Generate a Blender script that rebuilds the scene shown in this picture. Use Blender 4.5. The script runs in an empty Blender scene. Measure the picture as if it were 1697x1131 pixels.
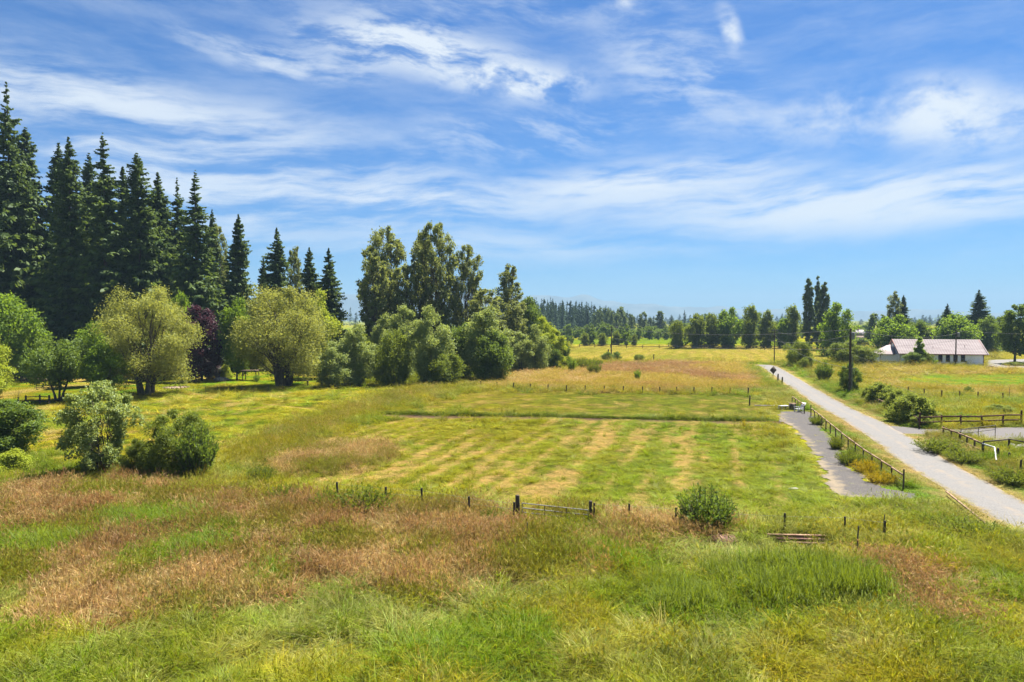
import bpy, math, random
import numpy as np
from mathutils import Vector

sc = bpy.context.scene
COL = sc.collection
R_ = math.radians
random.seed(7)

# ------------------------------------------------------------------ camera
CAM_H, PITCH = 12.0, R_(1.8)
cam_d = bpy.data.cameras.new('camera')
cam_d.lens, cam_d.sensor_width = 24.0, 36.0
cam_d.clip_start, cam_d.clip_end = 0.5, 40000.0
cam = bpy.data.objects.new('camera', cam_d)
COL.objects.link(cam)
cam.location = (0, 0, CAM_H)
cam.rotation_euler = (math.pi / 2 - PITCH, 0, 0)
sc.camera = cam

# ------------------------------------------------------------------ light
SUN_AZ, SUN_EL = R_(38.0), R_(60.0)          # azimuth from +Y towards +X
sun_d = bpy.data.lights.new('sun', 'SUN')
sun_d.energy, sun_d.angle, sun_d.color = 5.0, R_(0.5), (1.0, 0.95, 0.86)
sun = bpy.data.objects.new('sun', sun_d)
COL.objects.link(sun)
S = Vector((math.sin(SUN_AZ) * math.cos(SUN_EL), math.cos(SUN_AZ) * math.cos(SUN_EL), math.sin(SUN_EL)))
sun.rotation_euler = S.to_track_quat('Z', 'Y').to_euler()
sun.location = S * 500

sc.view_settings.view_transform = 'Standard'
sc.view_settings.look = 'None'
sc.view_settings.gamma = 1.0
sc.view_settings.use_curve_mapping = False
sc.view_settings.exposure = 2.1
sc.render.engine = 'CYCLES'
cy = sc.cycles
cy.max_bounces, cy.diffuse_bounces, cy.glossy_bounces = 8, 5, 2
cy.transmission_bounces, cy.transparent_max_bounces, cy.volume_bounces = 5, 6, 0
cy.caustics_reflective = cy.caustics_refractive = False
cy.use_denoising = True
cy.sample_clamp_indirect = 4.0


# ------------------------------------------------------------------ node helper
class NT:
    def __init__(s, tree):
        s.t = tree

    def n(s, typ, **kw):
        nd = s.t.nodes.new(typ)
        for k, v in kw.items():
            setattr(nd, k, v)
        return nd

    def put(s, sock, v):
        if isinstance(v, bpy.types.NodeSocket):
            s.t.links.new(v, sock)
        else:
            sock.default_value = v

    def m(s, op, a, b=None, c=None, clamp=False):
        nd = s.n('ShaderNodeMath', operation=op, use_clamp=clamp)
        for i, v in enumerate((a, b, c)):
            if v is not None:
                s.put(nd.inputs[i], v)
        return nd.outputs[0]

    def mix(s, f, a, b, blend='MIX'):
        nd = s.n('ShaderNodeMix', data_type='RGBA', blend_type=blend)
        s.put(nd.inputs[0], f)
        s.put(nd.inputs[6], a if isinstance(a, bpy.types.NodeSocket) else (*a[:3], 1))
        s.put(nd.inputs[7], b if isinstance(b, bpy.types.NodeSocket) else (*b[:3], 1))
        return nd.outputs[2]

    def noise(s, vec, scale, detail=4, rough=0.55, dist=0.0):
        nd = s.n('ShaderNodeTexNoise')
        if vec is not None:
            s.put(nd.inputs['Vector'], vec)
        nd.inputs['Scale'].default_value = scale
        nd.inputs['Detail'].default_value = detail
        nd.inputs['Roughness'].default_value = rough
        nd.inputs['Distortion'].default_value = dist
        return nd.outputs['Fac']

    def ramp(s, f, lo, hi, a=0.0, b=1.0, smooth=True):
        nd = s.n('ShaderNodeMapRange', interpolation_type='SMOOTHSTEP' if smooth else 'LINEAR')
        s.put(nd.inputs[0], f)
        for i, v in zip((1, 2, 3, 4), (lo, hi, a, b)):
            s.put(nd.inputs[i], v)
        return nd.outputs[0]

    def xyz(s, x, y, z):
        nd = s.n('ShaderNodeCombineXYZ')
        for i, v in enumerate((x, y, z)):
            s.put(nd.inputs[i], v)
        return nd.outputs[0]


# ------------------------------------------------------------------ sky
world = bpy.data.worlds.new('World')
sc.world = world
world.use_nodes = True
world.node_tree.nodes.clear()
W = NT(world.node_tree)
SKY_STRENGTH = 0.05
sky = W.n('ShaderNodeTexSky', sky_type='NISHITA', sun_disc=False)
sky.sun_elevation, sky.sun_rotation = SUN_EL, SUN_AZ
sky.altitude, sky.air_density, sky.dust_density, sky.ozone_density = 100.0, 1.0, 0.25, 2.2
tc = W.n('ShaderNodeTexCoord')
sep = W.n('ShaderNodeSeparateXYZ')
W.put(sep.inputs[0], tc.outputs['Generated'])
dx, dy, dz = sep.outputs
AZ = W.m('ARCTAN2', dx, dy)                       # compass angle, 0 = +Y
EL = W.m('ARCSINE', dz)


def sky_px(px, py):
    u, v = (px - 848.5) / 1131.0, (530.0 - py) / 1131.0
    return math.atan(u), math.atan(v / math.sqrt(1 + u * u))


def warp(scale, amp):
    nd = W.n('ShaderNodeTexNoise')
    W.put(nd.inputs['Vector'], W.xyz(AZ, EL, 0.3))
    nd.inputs['Scale'].default_value = scale
    nd.inputs['Detail'].default_value = 4
    s2 = W.n('ShaderNodeSeparateColor')
    W.put(s2.inputs[0], nd.outputs['Color'])
    return (W.m('MULTIPLY', W.m('SUBTRACT', s2.outputs[0], 0.5), amp),
            W.m('MULTIPLY', W.m('SUBTRACT', s2.outputs[1], 0.5), amp))


wx, wy = warp(3.5, 0.12)
AW = W.m('ADD', AZ, wx)
EW = W.m('ADD', EL, W.m('MULTIPLY', wy, 0.55))


def fibre(rot, sx, sy, seed, detail=7, rough=0.6):
    c, s_ = math.cos(rot), math.sin(rot)
    u = W.m('ADD', W.m('MULTIPLY', AW, c), W.m('MULTIPLY', EW, s_))
    v = W.m('SUBTRACT', W.m('MULTIPLY', EW, c), W.m('MULTIPLY', AW, s_))
    return W.noise(W.xyz(W.m('MULTIPLY', u, sx), W.m('MULTIPLY', v, sy), seed), 1.0, detail, rough)


def blob(px, py, rx, ry, rot=0.0, inner=0.15):
    a0, e0 = sky_px(px, py)
    da = W.m('SUBTRACT', W.m('ADD', AZ, W.m('MULTIPLY', wx, 0.55)), a0)
    de = W.m('SUBTRACT', W.m('ADD', EL, W.m('MULTIPLY', wy, 0.35)), e0)
    c, s_ = math.cos(rot), math.sin(rot)
    u = W.m('DIVIDE', W.m('ADD', W.m('MULTIPLY', da, c), W.m('MULTIPLY', de, s_)), rx / 1131.0)
    v = W.m('DIVIDE', W.m('SUBTRACT', W.m('MULTIPLY', de, c), W.m('MULTIPLY', da, s_)), ry / 1131.0)
    d = W.m('SQRT', W.m('ADD', W.m('MULTIPLY', u, u), W.m('MULTIPLY', v, v)))
    return W.ramp(d, 1.0, inner)


F1 = fibre(0.06, 4.0, 26.0, 1.7, 10, 0.64)          # long nearly level streaks
F2 = fibre(-0.10, 9.0, 34.0, 5.1, 10, 0.66)
F3 = fibre(0.0, 15.0, 26.0, 9.4, 10, 0.62)     # puffier
CLOUDS = [  # px, py, rx, ry, rot, strength, fibre, lo, hi
    (690, 92, 250, 62, -0.10, 1.10, F2, 0.38, 0.60),
    (850, 140, 200, 48, -0.05, 1.15, F3, 0.38, 0.60),
    (480, 108, 220, 34, -0.12, 0.70, F2, 0.40, 0.66),
    (250, 196, 470, 66, -0.03, 0.85, F1, 0.32, 0.62),
    (40, 140, 280, 56, 0.0, 0.70, F1, 0.38, 0.64),
    (300, 268, 560, 56, 0.02, 0.75, F1, 0.40, 0.64),
    (520, 335, 760, 66, 0.03, 0.85, F1, 0.38, 0.62),
    (860, 230, 320, 56, 0.08, 0.50, F2, 0.42, 0.68),
    (1060, 298, 330, 48, 0.06, 1.0, F1, 0.30, 0.58),
    (1400, 335, 570, 72, -0.03, 1.0, F1, 0.28, 0.58),
    (1680, 320, 280, 52, 0.0, 0.85, F1, 0.34, 0.60),
    (1130, 125, 190, 105, -0.5, 0.55, F2, 0.40, 0.68),
    (1370, 195, 240, 60, -0.05, 0.60, F3, 0.36, 0.66),
    (1548, 182, 100, 58, -0.1, 1.15, F3, 0.24, 0.56),
    (1625, 205, 150, 66, 0.0, 0.85, F3, 0.30, 0.62),
    (1207, 52, 19, 50, 0.42, 0.95, F3, 0.34, 0.60),
    (1045, 10, 22, 14, 0.0, 0.80, F3, 0.36, 0.60),
    (800, 405, 560, 32, 0.0, 0.50, F1, 0.38, 0.64),
    (820, 28, 440, 30, 0.0, 0.30, F2, 0.42, 0.70),
    (100, 390, 420, 66, 0.0, 0.65, F1, 0.36, 0.62),
]
clear = 1.0
for (px, py, rx, ry, rot, st, fb, lo, hi) in CLOUDS:
    mk = W.m('MULTIPLY', W.m('MULTIPLY', blob(px, py, rx, ry, rot), W.ramp(fb, lo, hi)), st, clamp=True)
    clear = W.m('MULTIPLY', clear, W.m('SUBTRACT', 1.0, mk))
# the same thin cirrus goes on over the rest of the sky, outside the frame
ring = W.m('MULTIPLY', W.ramp(W.m('ABSOLUTE', AZ), 0.75, 1.1), W.ramp(EL, 0.02, 0.2))
high = W.ramp(EL, 0.45, 0.65)
oth = W.m('MULTIPLY', W.m('MAXIMUM', ring, high), W.m('MULTIPLY', W.ramp(F1, 0.42, 0.72), 0.55))
clear = W.m('MULTIPLY', clear, W.m('SUBTRACT', 1.0, oth))
veil = W.m('MULTIPLY', W.ramp(W.m('ADD', W.m('MULTIPLY', F1, 0.6), W.m('MULTIPLY', F2, 0.4)), 0.36, 0.74), 0.30)
veil = W.m('MULTIPLY', veil, W.ramp(EL, 0.02, 0.10))
clear = W.m('MULTIPLY', clear, W.m('SUBTRACT', 1.0, veil))
cloud = W.m('MULTIPLY', W.m('SUBTRACT', 1.0, clear), 0.95, clamp=True)
# thin milkiness towards the horizon
skycol = W.n('ShaderNodeHueSaturation')
skycol.inputs['Saturation'].default_value = 1.05
skycol.inputs['Value'].default_value = 1.0
W.put(skycol.inputs['Color'], sky.outputs[0])
CLOUD_RGB = (4.05, 4.4, 4.7)
blue = W.mix(1.0, skycol.outputs[0], (0.145, 0.350, 0.575), 'MULTIPLY')
col = W.mix(cloud, blue, CLOUD_RGB)
bg = W.n('ShaderNodeBackground')
bg.inputs['Strength'].default_value = SKY_STRENGTH
W.put(bg.inputs['Color'], col)
wo = W.n('ShaderNodeOutputWorld')
W.put(wo.inputs[0], bg.outputs[0])
world.cycles.sampling_method = 'MANUAL'
world.cycles.sample_map_resolution = 512


# ------------------------------------------------------------------ where a pixel of the photograph meets the ground
def ray(px, py):
    u, v = (px - 848.5) / 1131.3, (565.5 - py) / 1131.3
    c, s_ = math.cos(PITCH), math.sin(PITCH)
    return u, c + v * s_, v * c - s_


def P(px, py, z=0.0):
    x, y, w = ray(px, py)
    t = (z - CAM_H) / w
    return x * t, y * t


def X_at(px, Y):
    return (px - 848.5) / 1131.3 * Y * 1.001


def Z_at(py, Y):
    x, y, w = ray(848.5, py)
    return CAM_H + w / y * Y


# ------------------------------------------------------------------ numpy noise
def _hash(xi, yi, seed):
    h = (xi.astype(np.int64) * 374761393 + yi.astype(np.int64) * 668265263 + seed * 974711) & 0xFFFFFFFF
    h = ((h ^ (h >> 13)) * 1274126177) & 0xFFFFFFFF
    return ((h ^ (h >> 16)) & 0xFFFF) / 65535.0


def vnoise(x, y, seed=0):
    x0, y0 = np.floor(x), np.floor(y)
    fx, fy = x - x0, y - y0
    fx, fy = fx * fx * (3 - 2 * fx), fy * fy * (3 - 2 * fy)
    a, b = _hash(x0, y0, seed), _hash(x0 + 1, y0, seed)
    c, d = _hash(x0, y0 + 1, seed), _hash(x0 + 1, y0 + 1, seed)
    return (a * (1 - fx) + b * fx) * (1 - fy) + (c * (1 - fx) + d * fx) * fy


def fbm(x, y, seed=0, oct=3):
    s_, a, t = 0.0, 1.0, 0.0
    for o in range(oct):
        s_ = s_ + a * vnoise(x * 2 ** o + 17.3 * o, y * 2 ** o - 9.1 * o, seed + o)
        t += a
        a *= 0.5
    return s_ / t


def sstep(v, lo, hi):
    t = np.clip((v - lo) / (hi - lo), 0, 1)
    return t * t * (3 - 2 * t)


def ground_z(x, y):
    x, y = np.asarray(x, float), np.asarray(y, float)
    near = 1 - sstep(y, 60, 130)
    return near * ((fbm(x / 16, y / 16, 3, 2) - 0.5) * 0.5 + (vnoise(x / 4.5, y / 4.5, 8) - 0.5) * 0.14 * (1 - sstep(y, 40, 50)))


def gz(x, y):
    return float(ground_z(np.array([x]), np.array([y]))[0])


def inside(poly, x, y):
    r = np.zeros(x.shape, bool)
    n = len(poly)
    for i in range(n):
        (x0, y0), (x1, y1) = poly[i], poly[(i + 1) % n]
        if y0 == y1:
            continue
        hit = (y0 > y) != (y1 > y)
        r ^= hit & (x < (x1 - x0) * (y - y0) / (y1 - y0) + x0)
    return r


def PP(*pts):
    return [P(a, b) for a, b in pts]


# ------------------------------------------------------------------ mesh accumulator
class Geo:
    def __init__(s):
        s.v, s.f, s.n, s.a = [], [], 0, []

    def add(s, verts, faces, var=0.5):
        verts = np.asarray(verts, float).reshape(-1, 3)
        faces = np.asarray(faces, int)
        s.v.append(verts)
        s.f.append(faces + s.n)
        s.a.append(np.broadcast_to(np.asarray(var, float), (len(verts),)))
        s.n += len(verts)
        return s

    def box(s, c, size, rot=0.0, tilt=None):
        sx, sy, sz = (q / 2 for q in size)
        v = np.array([(i * sx, j * sy, k * sz) for k in (-1, 1) for j in (-1, 1) for i in (-1, 1)], float)
        if tilt:
            ca, sa = math.cos(tilt), math.sin(tilt)
            v = np.stack([v[:, 0], v[:, 1] * ca - v[:, 2] * sa, v[:, 1] * sa + v[:, 2] * ca], 1)
        ca, sa = math.cos(rot), math.sin(rot)
        v = np.stack([v[:, 0] * ca - v[:, 1] * sa, v[:, 0] * sa + v[:, 1] * ca, v[:, 2]], 1) + np.asarray(c, float)
        return s.add(v, [(0, 2, 3, 1), (4, 5, 7, 6), (0, 1, 5, 4), (2, 6, 7, 3), (0, 4, 6, 2), (1, 3, 7, 5)])

    def beam(s, p0, p1, w, h):
        """rectangular bar from p0 to p1, w across (level), h high"""
        p0, p1 = np.asarray(p0, float), np.asarray(p1, float)
        d = (p1 - p0) / np.linalg.norm(p1 - p0)
        side = np.cross(d, (0, 0, 1.0))
        side = side / np.linalg.norm(side) if np.linalg.norm(side) > 1e-6 else np.array((1.0, 0, 0))
        up = np.cross(side, d)
        v = [p + side * i * w / 2 + up * k * h / 2 for p in (p0, p1) for k in (-1, 1) for i in (-1, 1)]
        return s.add(v, [(0, 1, 3, 2), (4, 6, 7, 5), (0, 4, 5, 1), (2, 3, 7, 6), (0, 2, 6, 4), (1, 5, 7, 3)])

    def tube(s, path, radii, segs=6, cap=True):
        path = np.asarray(path, float)
        k = len(path)
        radii = np.broadcast_to(np.asarray(radii, float), (k,))
        tan = np.gradient(path, axis=0)
        tan /= np.linalg.norm(tan, axis=1)[:, None] + 1e-9
        ref = np.where(np.abs(tan[:, 2:3]) > 0.9, np.array([[1.0, 0, 0]]), np.array([[0, 0, 1.0]]))
        a = np.cross(tan, ref)
        a /= np.linalg.norm(a, axis=1)[:, None] + 1e-9
        b = np.cross(tan, a)
        th = np.arange(segs) / segs * 2 * math.pi
        v = path[:, None] + radii[:, None, None] * (np.cos(th)[None, :, None] * a[:, None] + np.sin(th)[None, :, None] * b[:, None])
        f = []
        for i in range(k - 1):
            for j in range(segs):
                j2 = (j + 1) % segs
                f.append((i * segs + j, i * segs + j2, (i + 1) * segs + j2, (i + 1) * segs + j))
        s.add(v.reshape(-1, 3), f)
        if cap:
            for i, rev in ((0, True), (k - 1, False)):
                c = path[i]
                ring = v[i]
                tri = [(segs, (j + 1) % segs, j) if rev else (segs, j, (j + 1) % segs) for j in range(segs)]
                s.add(np.vstack([ring, c[None]]), tri)
        return s

    def leaves(s, c, a, b, var):
        """diamond leaves: centre c, half-axes a and b, all (n,3)"""
        n = len(c)
        v = np.stack([c - a, c + b, c + a, c - b], 1).reshape(-1, 3)
        f = np.arange(4 * n).reshape(n, 4)
        return s.add(v, f, np.repeat(var, 4))

    def mesh(s, name, mat, smooth=False):
        me = bpy.data.meshes.new(name)
        v = np.concatenate(s.v)
        loops = np.concatenate([f.ravel() for f in s.f])
        cnt = np.concatenate([np.full(len(f), f.shape[1]) for f in s.f])
        me.vertices.add(len(v))
        me.vertices.foreach_set('co', v.ravel().astype(np.float32))
        me.loops.add(len(loops))
        me.loops.foreach_set('vertex_index', loops.astype(np.int32))
        me.polygons.add(len(cnt))
        st = np.concatenate([[0], np.cumsum(cnt)[:-1]])
        me.polygons.foreach_set('loop_start', st.astype(np.int32))
        if smooth:
            me.polygons.foreach_set('use_smooth', np.ones(len(cnt), bool))
        at = me.attributes.new('var', 'FLOAT', 'POINT')
        at.data.foreach_set('value', np.concatenate(s.a).astype(np.float32))
        me.update(calc_edges=True)
        me.validate()
        me.materials.append(mat)
        return me

    def obj(s, name, mat, parent=None, smooth=False):
        return child(name, s.mesh(name, mat, smooth), parent)


def child(name, me, parent=None, label=None):
    o = bpy.data.objects.new(name, me)
    COL.objects.link(o)
    if parent:
        o.parent = parent
    if label:
        o['label'] = label
    return o


def thing(name, label, cat, loc=(0, 0, 0), rz=0.0, scale=(1, 1, 1), group=None):
    o = bpy.data.objects.new(name, None)
    COL.objects.link(o)
    o.empty_display_size = 0.3
    o.location, o.rotation_euler, o.scale = loc, (0, 0, rz), scale
    o['label'], o['category'] = label, cat
    if group:
        o['group'] = group
    return o


def tag(o, label, cat, group=None):
    o['label'], o['category'] = label, cat
    if group:
        o['group'] = group
    return o


# ------------------------------------------------------------------ materials
def new_mat(name):
    m = bpy.data.materials.new(name)
    m.use_nodes = True
    m.node_tree.nodes.clear()
    t = NT(m.node_tree)
    return m, t, t.n('ShaderNodeOutputMaterial')


def leaf_mat(name, c1, c2, transl=0.5, gloss=0.03, tcol=None, green=True):
    """foliage: two leaf colours mixed leaf by leaf, light passing through the leaves"""
    if green:
        c1, c2 = (c1[0] * 1.4, c1[1] * 1.55, c1[2] * 1.5), (c2[0] * 1.12, c2[1] * 1.27, c2[2] * 1.25)
    m, t, out = new_mat(name)
    at = t.n('ShaderNodeAttribute', attribute_name='var')
    oi = t.n('ShaderNodeObjectInfo')
    f = t.m('ADD', t.m('MULTIPLY', at.outputs['Fac'], 0.85), t.m('MULTIPLY', oi.outputs['Random'], 0.15))
    c = t.mix(f, c1, c2)
    d = t.n('ShaderNodeBsdfDiffuse')
    t.put(d.inputs[0], c)
    tr = t.n('ShaderNodeBsdfTranslucent')
    tc_ = tcol or tuple(min(1, k * g) for k, g in zip(c2, (1.25, 1.15, 0.5)))
    t.put(tr.inputs[0], t.mix(0.55, c, tc_))
    mx = t.n('ShaderNodeMixShader')
    mx.inputs[0].default_value = transl
    t.put(mx.inputs[1], d.outputs[0])
    t.put(mx.inputs[2], tr.outputs[0])
    gl = t.n('ShaderNodeBsdfGlossy')
    gl.inputs['Roughness'].default_value = 0.6
    gloss *= 0.3
    gl.inputs['Color'].default_value = (0.9, 0.95, 0.9, 1)
    m2 = t.n('ShaderNodeMixShader')
    m2.inputs[0].default_value = gloss
    t.put(m2.inputs[1], mx.outputs[0])
    t.put(m2.inputs[2], gl.outputs[0])
    t.put(out.inputs[0], m2.outputs[0])
    return m


def solid_mat(name, c1, c2, scale=4.0, rough=0.8, stretch=(1, 1, 1), metal=0.0, bump=0.0, lo=0.35, hi=0.65, spec=0.2):
    """a surface of two tones broken up by noise in object space"""
    m, t, out = new_mat(name)
    tc_ = t.n('ShaderNodeTexCoord')
    mp = t.n('ShaderNodeMapping')
    t.put(mp.inputs[0], tc_.outputs['Object'])
    mp.inputs['Scale'].default_value = stretch
    nz = t.noise(mp.outputs[0], scale, 5)
    c = t.mix(t.ramp(nz, lo, hi), c1, c2)
    b = t.n('ShaderNodeBsdfPrincipled')
    t.put(b.inputs['Base Color'], c)
    b.inputs['Roughness'].default_value = rough
    b.inputs['Metallic'].default_value = metal
    b.inputs['Specular IOR Level'].default_value = spec
    if bump:
        bp = t.n('ShaderNodeBump')
        bp.inputs['Strength'].default_value = bump
        bp.inputs['Distance'].default_value = 0.02
        t.put(bp.inputs['Height'], nz)
        t.put(b.inputs['Normal'], bp.outputs[0])
    t.put(out.inputs[0], b.outputs[0])
    return m


def grass_mat(name, transl=0.35):
    """blades take the colour of the tuft they belong to, each blade a little different"""
    m, t, out = new_mat(name)
    ti = t.n('ShaderNodeAttribute', attribute_name='tint', attribute_type='INSTANCER')
    at = t.n('ShaderNodeAttribute', attribute_name='var')
    v = t.ramp(at.outputs['Fac'], 0, 1, 0.62, 1.45, False)
    c = t.mix(1.0, ti.outputs['Color'], t.xyz(v, v, v), 'MULTIPLY')
    d = t.n('ShaderNodeBsdfDiffuse')
    t.put(d.inputs[0], c)
    tr = t.n('ShaderNodeBsdfTranslucent')
    t.put(tr.inputs[0], t.mix(1.0, c, (1.25, 1.2, 0.8), 'MULTIPLY'))
    mx = t.n('ShaderNodeMixShader')
    mx.inputs[0].default_value = transl
    t.put(mx.inputs[1], d.outputs[0])
    t.put(mx.inputs[2], tr.outputs[0])
    gl = t.n('ShaderNodeBsdfGlossy')
    gl.inputs['Roughness'].default_value = 0.5
    m2 = t.n('ShaderNodeMixShader')
    m2.inputs[0].default_value = 0.008
    t.put(m2.inputs[1], mx.outputs[0])
    t.put(m2.inputs[2], gl.outputs[0])
    t.put(out.inputs[0], m2.outputs[0])
    return m


M_GRASS = grass_mat('grass_blades')
M_BARK = solid_mat('bark', (0.045, 0.035, 0.025), (0.11, 0.09, 0.065), 3, 0.95, (1, 1, 0.25), bump=0.4)
M_BARKPALE = solid_mat('pale_bark', (0.10, 0.085, 0.065), (0.20, 0.18, 0.14), 3, 0.95, (1, 1, 0.25), bump=0.4)
M_WOOD = solid_mat('weathered_wood', (0.06, 0.04, 0.028), (0.13, 0.09, 0.06), 5, 0.9, (1, 1, 0.3))
M_WOODDARK = solid_mat('dark_post_wood', (0.035, 0.028, 0.022), (0.085, 0.065, 0.05), 5, 0.9, (1, 1, 0.3))
M_WOODRED = solid_mat('reddish_fence_wood', (0.06, 0.028, 0.02), (0.12, 0.058, 0.04), 5, 0.9, (1, 1, 0.3))
M_WOODTAN = solid_mat('tan_rail_wood', (0.15, 0.095, 0.06), (0.24, 0.16, 0.10), 4, 0.9)
M_RUST = solid_mat('rusty_iron', (0.06, 0.028, 0.022), (0.14, 0.07, 0.052), 6, 0.85)
M_RUSTPALE = solid_mat('pale_rusty_iron', (0.18, 0.10, 0.065), (0.27, 0.17, 0.11), 5, 0.85)
M_GALV = solid_mat('galvanised_steel', (0.14, 0.14, 0.135), (0.22, 0.22, 0.21), 6, 0.6, metal=0.3)
M_DARKMETAL = solid_mat('dark_metal', (0.04, 0.04, 0.04), (0.08, 0.07, 0.065), 6, 0.6)
M_WIRE = solid_mat('wire', (0.09, 0.09, 0.09), (0.16, 0.16, 0.16), 1, 0.8)
M_WHITE = solid_mat('white_paint', (0.36, 0.36, 0.365), (0.46, 0.46, 0.46), 2, 0.7)
M_STONE = solid_mat('pale_stone', (0.16, 0.15, 0.14), (0.30, 0.28, 0.26), 3, 0.9)
# ------------------------------------------------------------------ the lie of the land: regions seen in the photograph, as polygons on the ground
MOW_DIR = R_(17.6)                      # the mowing rows and the lane run this way

ROAD_L = [(1655, 860), (1498, 765.5), (1447, 727.7), (1361, 674), (1318, 647), (1280, 620), (1264, 608)]
ROAD_R = [(1745, 860), (1574, 765.5), (1509, 727.7), (1403, 674), (1354, 647), (1308, 620), (1284, 608)]
_rl, _rr = [np.array(P(*q)) for q in ROAD_L], [np.array(P(*q)) for q in ROAD_R]
_mid = [(a + b) / 2 for a, b in zip(_rl, _rr)]
_d0 = (_mid[0] - _mid[2]) / np.linalg.norm(_mid[0] - _mid[2])
ROAD_MID = [_mid[0] + _d0 * 40, _mid[0] + _d0 * 15] + _mid
_e = ROAD_MID[-1]
ROAD_MID += [_e + np.array((0.3, 6))]
ROAD_W = 3.95


def smooth_path(pts, step):
    pts = np.asarray(pts, float)
    n = len(pts)
    out = []
    for i in range(n - 1):
        p0, p1, p2, p3 = pts[max(i - 1, 0)], pts[i], pts[i + 1], pts[min(i + 2, n - 1)]
        k = max(2, int(np.linalg.norm(p2 - p1) / step))
        for t in np.arange(k) / k:
            out.append(0.5 * (2 * p1 + (p2 - p0) * t + (2 * p0 - 5 * p1 + 4 * p2 - p3) * t * t + (3 * p1 - p0 - 3 * p2 + p3) * t ** 3))
    out.append(pts[-1])
    return np.array(out)


ROAD_PATH = smooth_path(ROAD_MID, 0.6)


def road_dist(x, y):
    d = np.full(x.shape, 99.0)
    p = ROAD_PATH[::5]
    for i in range(len(p) - 1):
        a, b = p[i], p[i + 1]
        ab = b - a
        t = np.clip(((x - a[0]) * ab[0] + (y - a[1]) * ab[1]) / (ab @ ab), 0, 1)
        d = np.minimum(d, np.hypot(x - a[0] - t * ab[0], y - a[1] - t * ab[1]))
    return d


GRAVEL = PP((1293, 683), (1322, 681), (1343, 683), (1352, 694), (1360, 708), (1378, 728), (1390, 742), (1396, 760), (1408, 772), (1428, 785),
            (1444, 800), (1480, 812), (1512, 818), (1521, 826), (1508, 831), (1470, 829), (1438, 830), (1400, 829), (1374, 818),
            (1366, 800), (1362, 780), (1352, 755), (1336, 735), (1318, 716), (1303, 705), (1289, 698))
DRIVE = PP((1446, 703), (1470, 707), (1500, 709), (1530, 712), (1565, 714), (1600, 714), (1650, 711), (1740, 710), (1740, 739), (1690, 740), (1640, 734),
           (1600, 727), (1560, 723), (1530, 722), (1498, 721), (1478, 722))
LOT = PP((1632, 597), (1720, 595), (1800, 597), (1800, 611), (1700, 612), (1632, 611))

MOWN = PP((360, 806), (420, 772), (500, 733), (640, 689), (1290, 700), (1320, 722), (1350, 755), (1364, 790), (1372, 820), (1400, 832), (1530, 834), (1545, 850),
          (1480, 880), (1300, 880), (1200, 878), (1060, 874), (980, 866), (860, 858), (760, 838), (640, 826), (480, 812))
MOWN2 = PP((655, 684), (700, 662), (800, 646), (950, 648), (1100, 652), (1280, 654), (1300, 676), (1290, 697), (960, 695))
PASTURE = PP((-700, 800), (-300, 690), (60, 690), (150, 660), (240, 652), (350, 644), (560, 640), (760, 634), (700, 645), (600, 668), (480, 708), (380, 752), (340, 790), (220, 790), (60, 760))
YARD = PP((-500, 690), (-300, 640), (0, 640), (0, 625), (250, 615), (420, 590), (560, 585), (560, 640), (350, 644), (240, 652), (150, 660), (60, 690))
BANK = PP((378, 768), (430, 738), (475, 714), (540, 692), (620, 666), (700, 642), (760, 626), (790, 632), (705, 658), (640, 678), (565, 702), (490, 732), (430, 766), (392, 784))
ISLAND = PP((474, 766), (500, 752), (560, 741), (620, 740), (652, 752), (632, 764), (590, 777), (520, 780), (482, 776))
RED = PP((-200, 830), (0, 835), (70, 812), (160, 806), (270, 812), (380, 826), (480, 842), (560, 852), (640, 852), (760, 858), (860, 866), (980, 872), (1100, 872), (1190, 880), (1240, 890),
         (1200, 912), (1100, 908), (1050, 920), (1000, 950), (940, 970), (820, 988), (700, 985), (600, 985), (540, 1000), (430, 1005), (330, 1030),
         (200, 1035), (140, 1065), (60, 1045), (60, 1000), (20, 985), (-100, 960))
RED2 = PP((1440, 950), (1480, 942), (1530, 955), (1560, 990), (1580, 1010), (1590, 1050), (1540, 1055), (1500, 1030), (1475, 990))
RED3 = PP((840, 640), (900, 622), (1000, 606), (1100, 601), (1230, 603), (1275, 618), (1285, 640), (1200, 650), (1000, 648), (880, 644))
PALE3 = PP((800, 640), (880, 615), (960, 615), (1010, 630), (960, 644))
HAY = PP((880, 600), (950, 572), (1310, 574), (1450, 574), (1450, 600), (1330, 600), (1260, 602), (1100, 600))
HAYFAR = PP((900, 571), (1000, 560), (1300, 561), (1300, 570))
SOIL = PP((1045, 556), (1075, 549), (1110, 547), (1118, 555), (1080, 559))
RPAST = PP((1425, 616), (1470, 607), (1560, 610), (1800, 612), (1800, 659), (1540, 657), (1450, 650), (1430, 640))
RPASTG = PP((1440, 630), (1530, 620), (1800, 618), (1800, 645), (1560, 645))
LAWN_R = PP((1640, 600), (1640, 578), (1900, 572), (1900, 598))
LUSH = [PP(*q) for q in (
    [(120, 862), (200, 845), (300, 848), (352, 860), (345, 878), (250, 892), (160, 890)],
    [(-100, 880), (40, 885), (125, 900), (130, 925), (60, 945), (-100, 950)],
    [(190, 915), (280, 902), (375, 908), (382, 935), (300, 948), (200, 940)],
    [(370, 962), (430, 950), (485, 960), (470, 985), (390, 985)],
    [(940, 930), (1000, 905), (1060, 915), (1080, 940), (1000, 950)],
    [(1060, 1000), (1100, 975), (1180, 985), (1230, 1010), (1220, 1035), (1120, 1035)],
    [(1210, 1000), (1260, 965), (1380, 962), (1470, 985), (1478, 1025), (1400, 1035), (1280, 1035)],
    [(640, 1090), (760, 1050), (900, 1060), (940, 1090), (860, 1120), (700, 1125)])]
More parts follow.
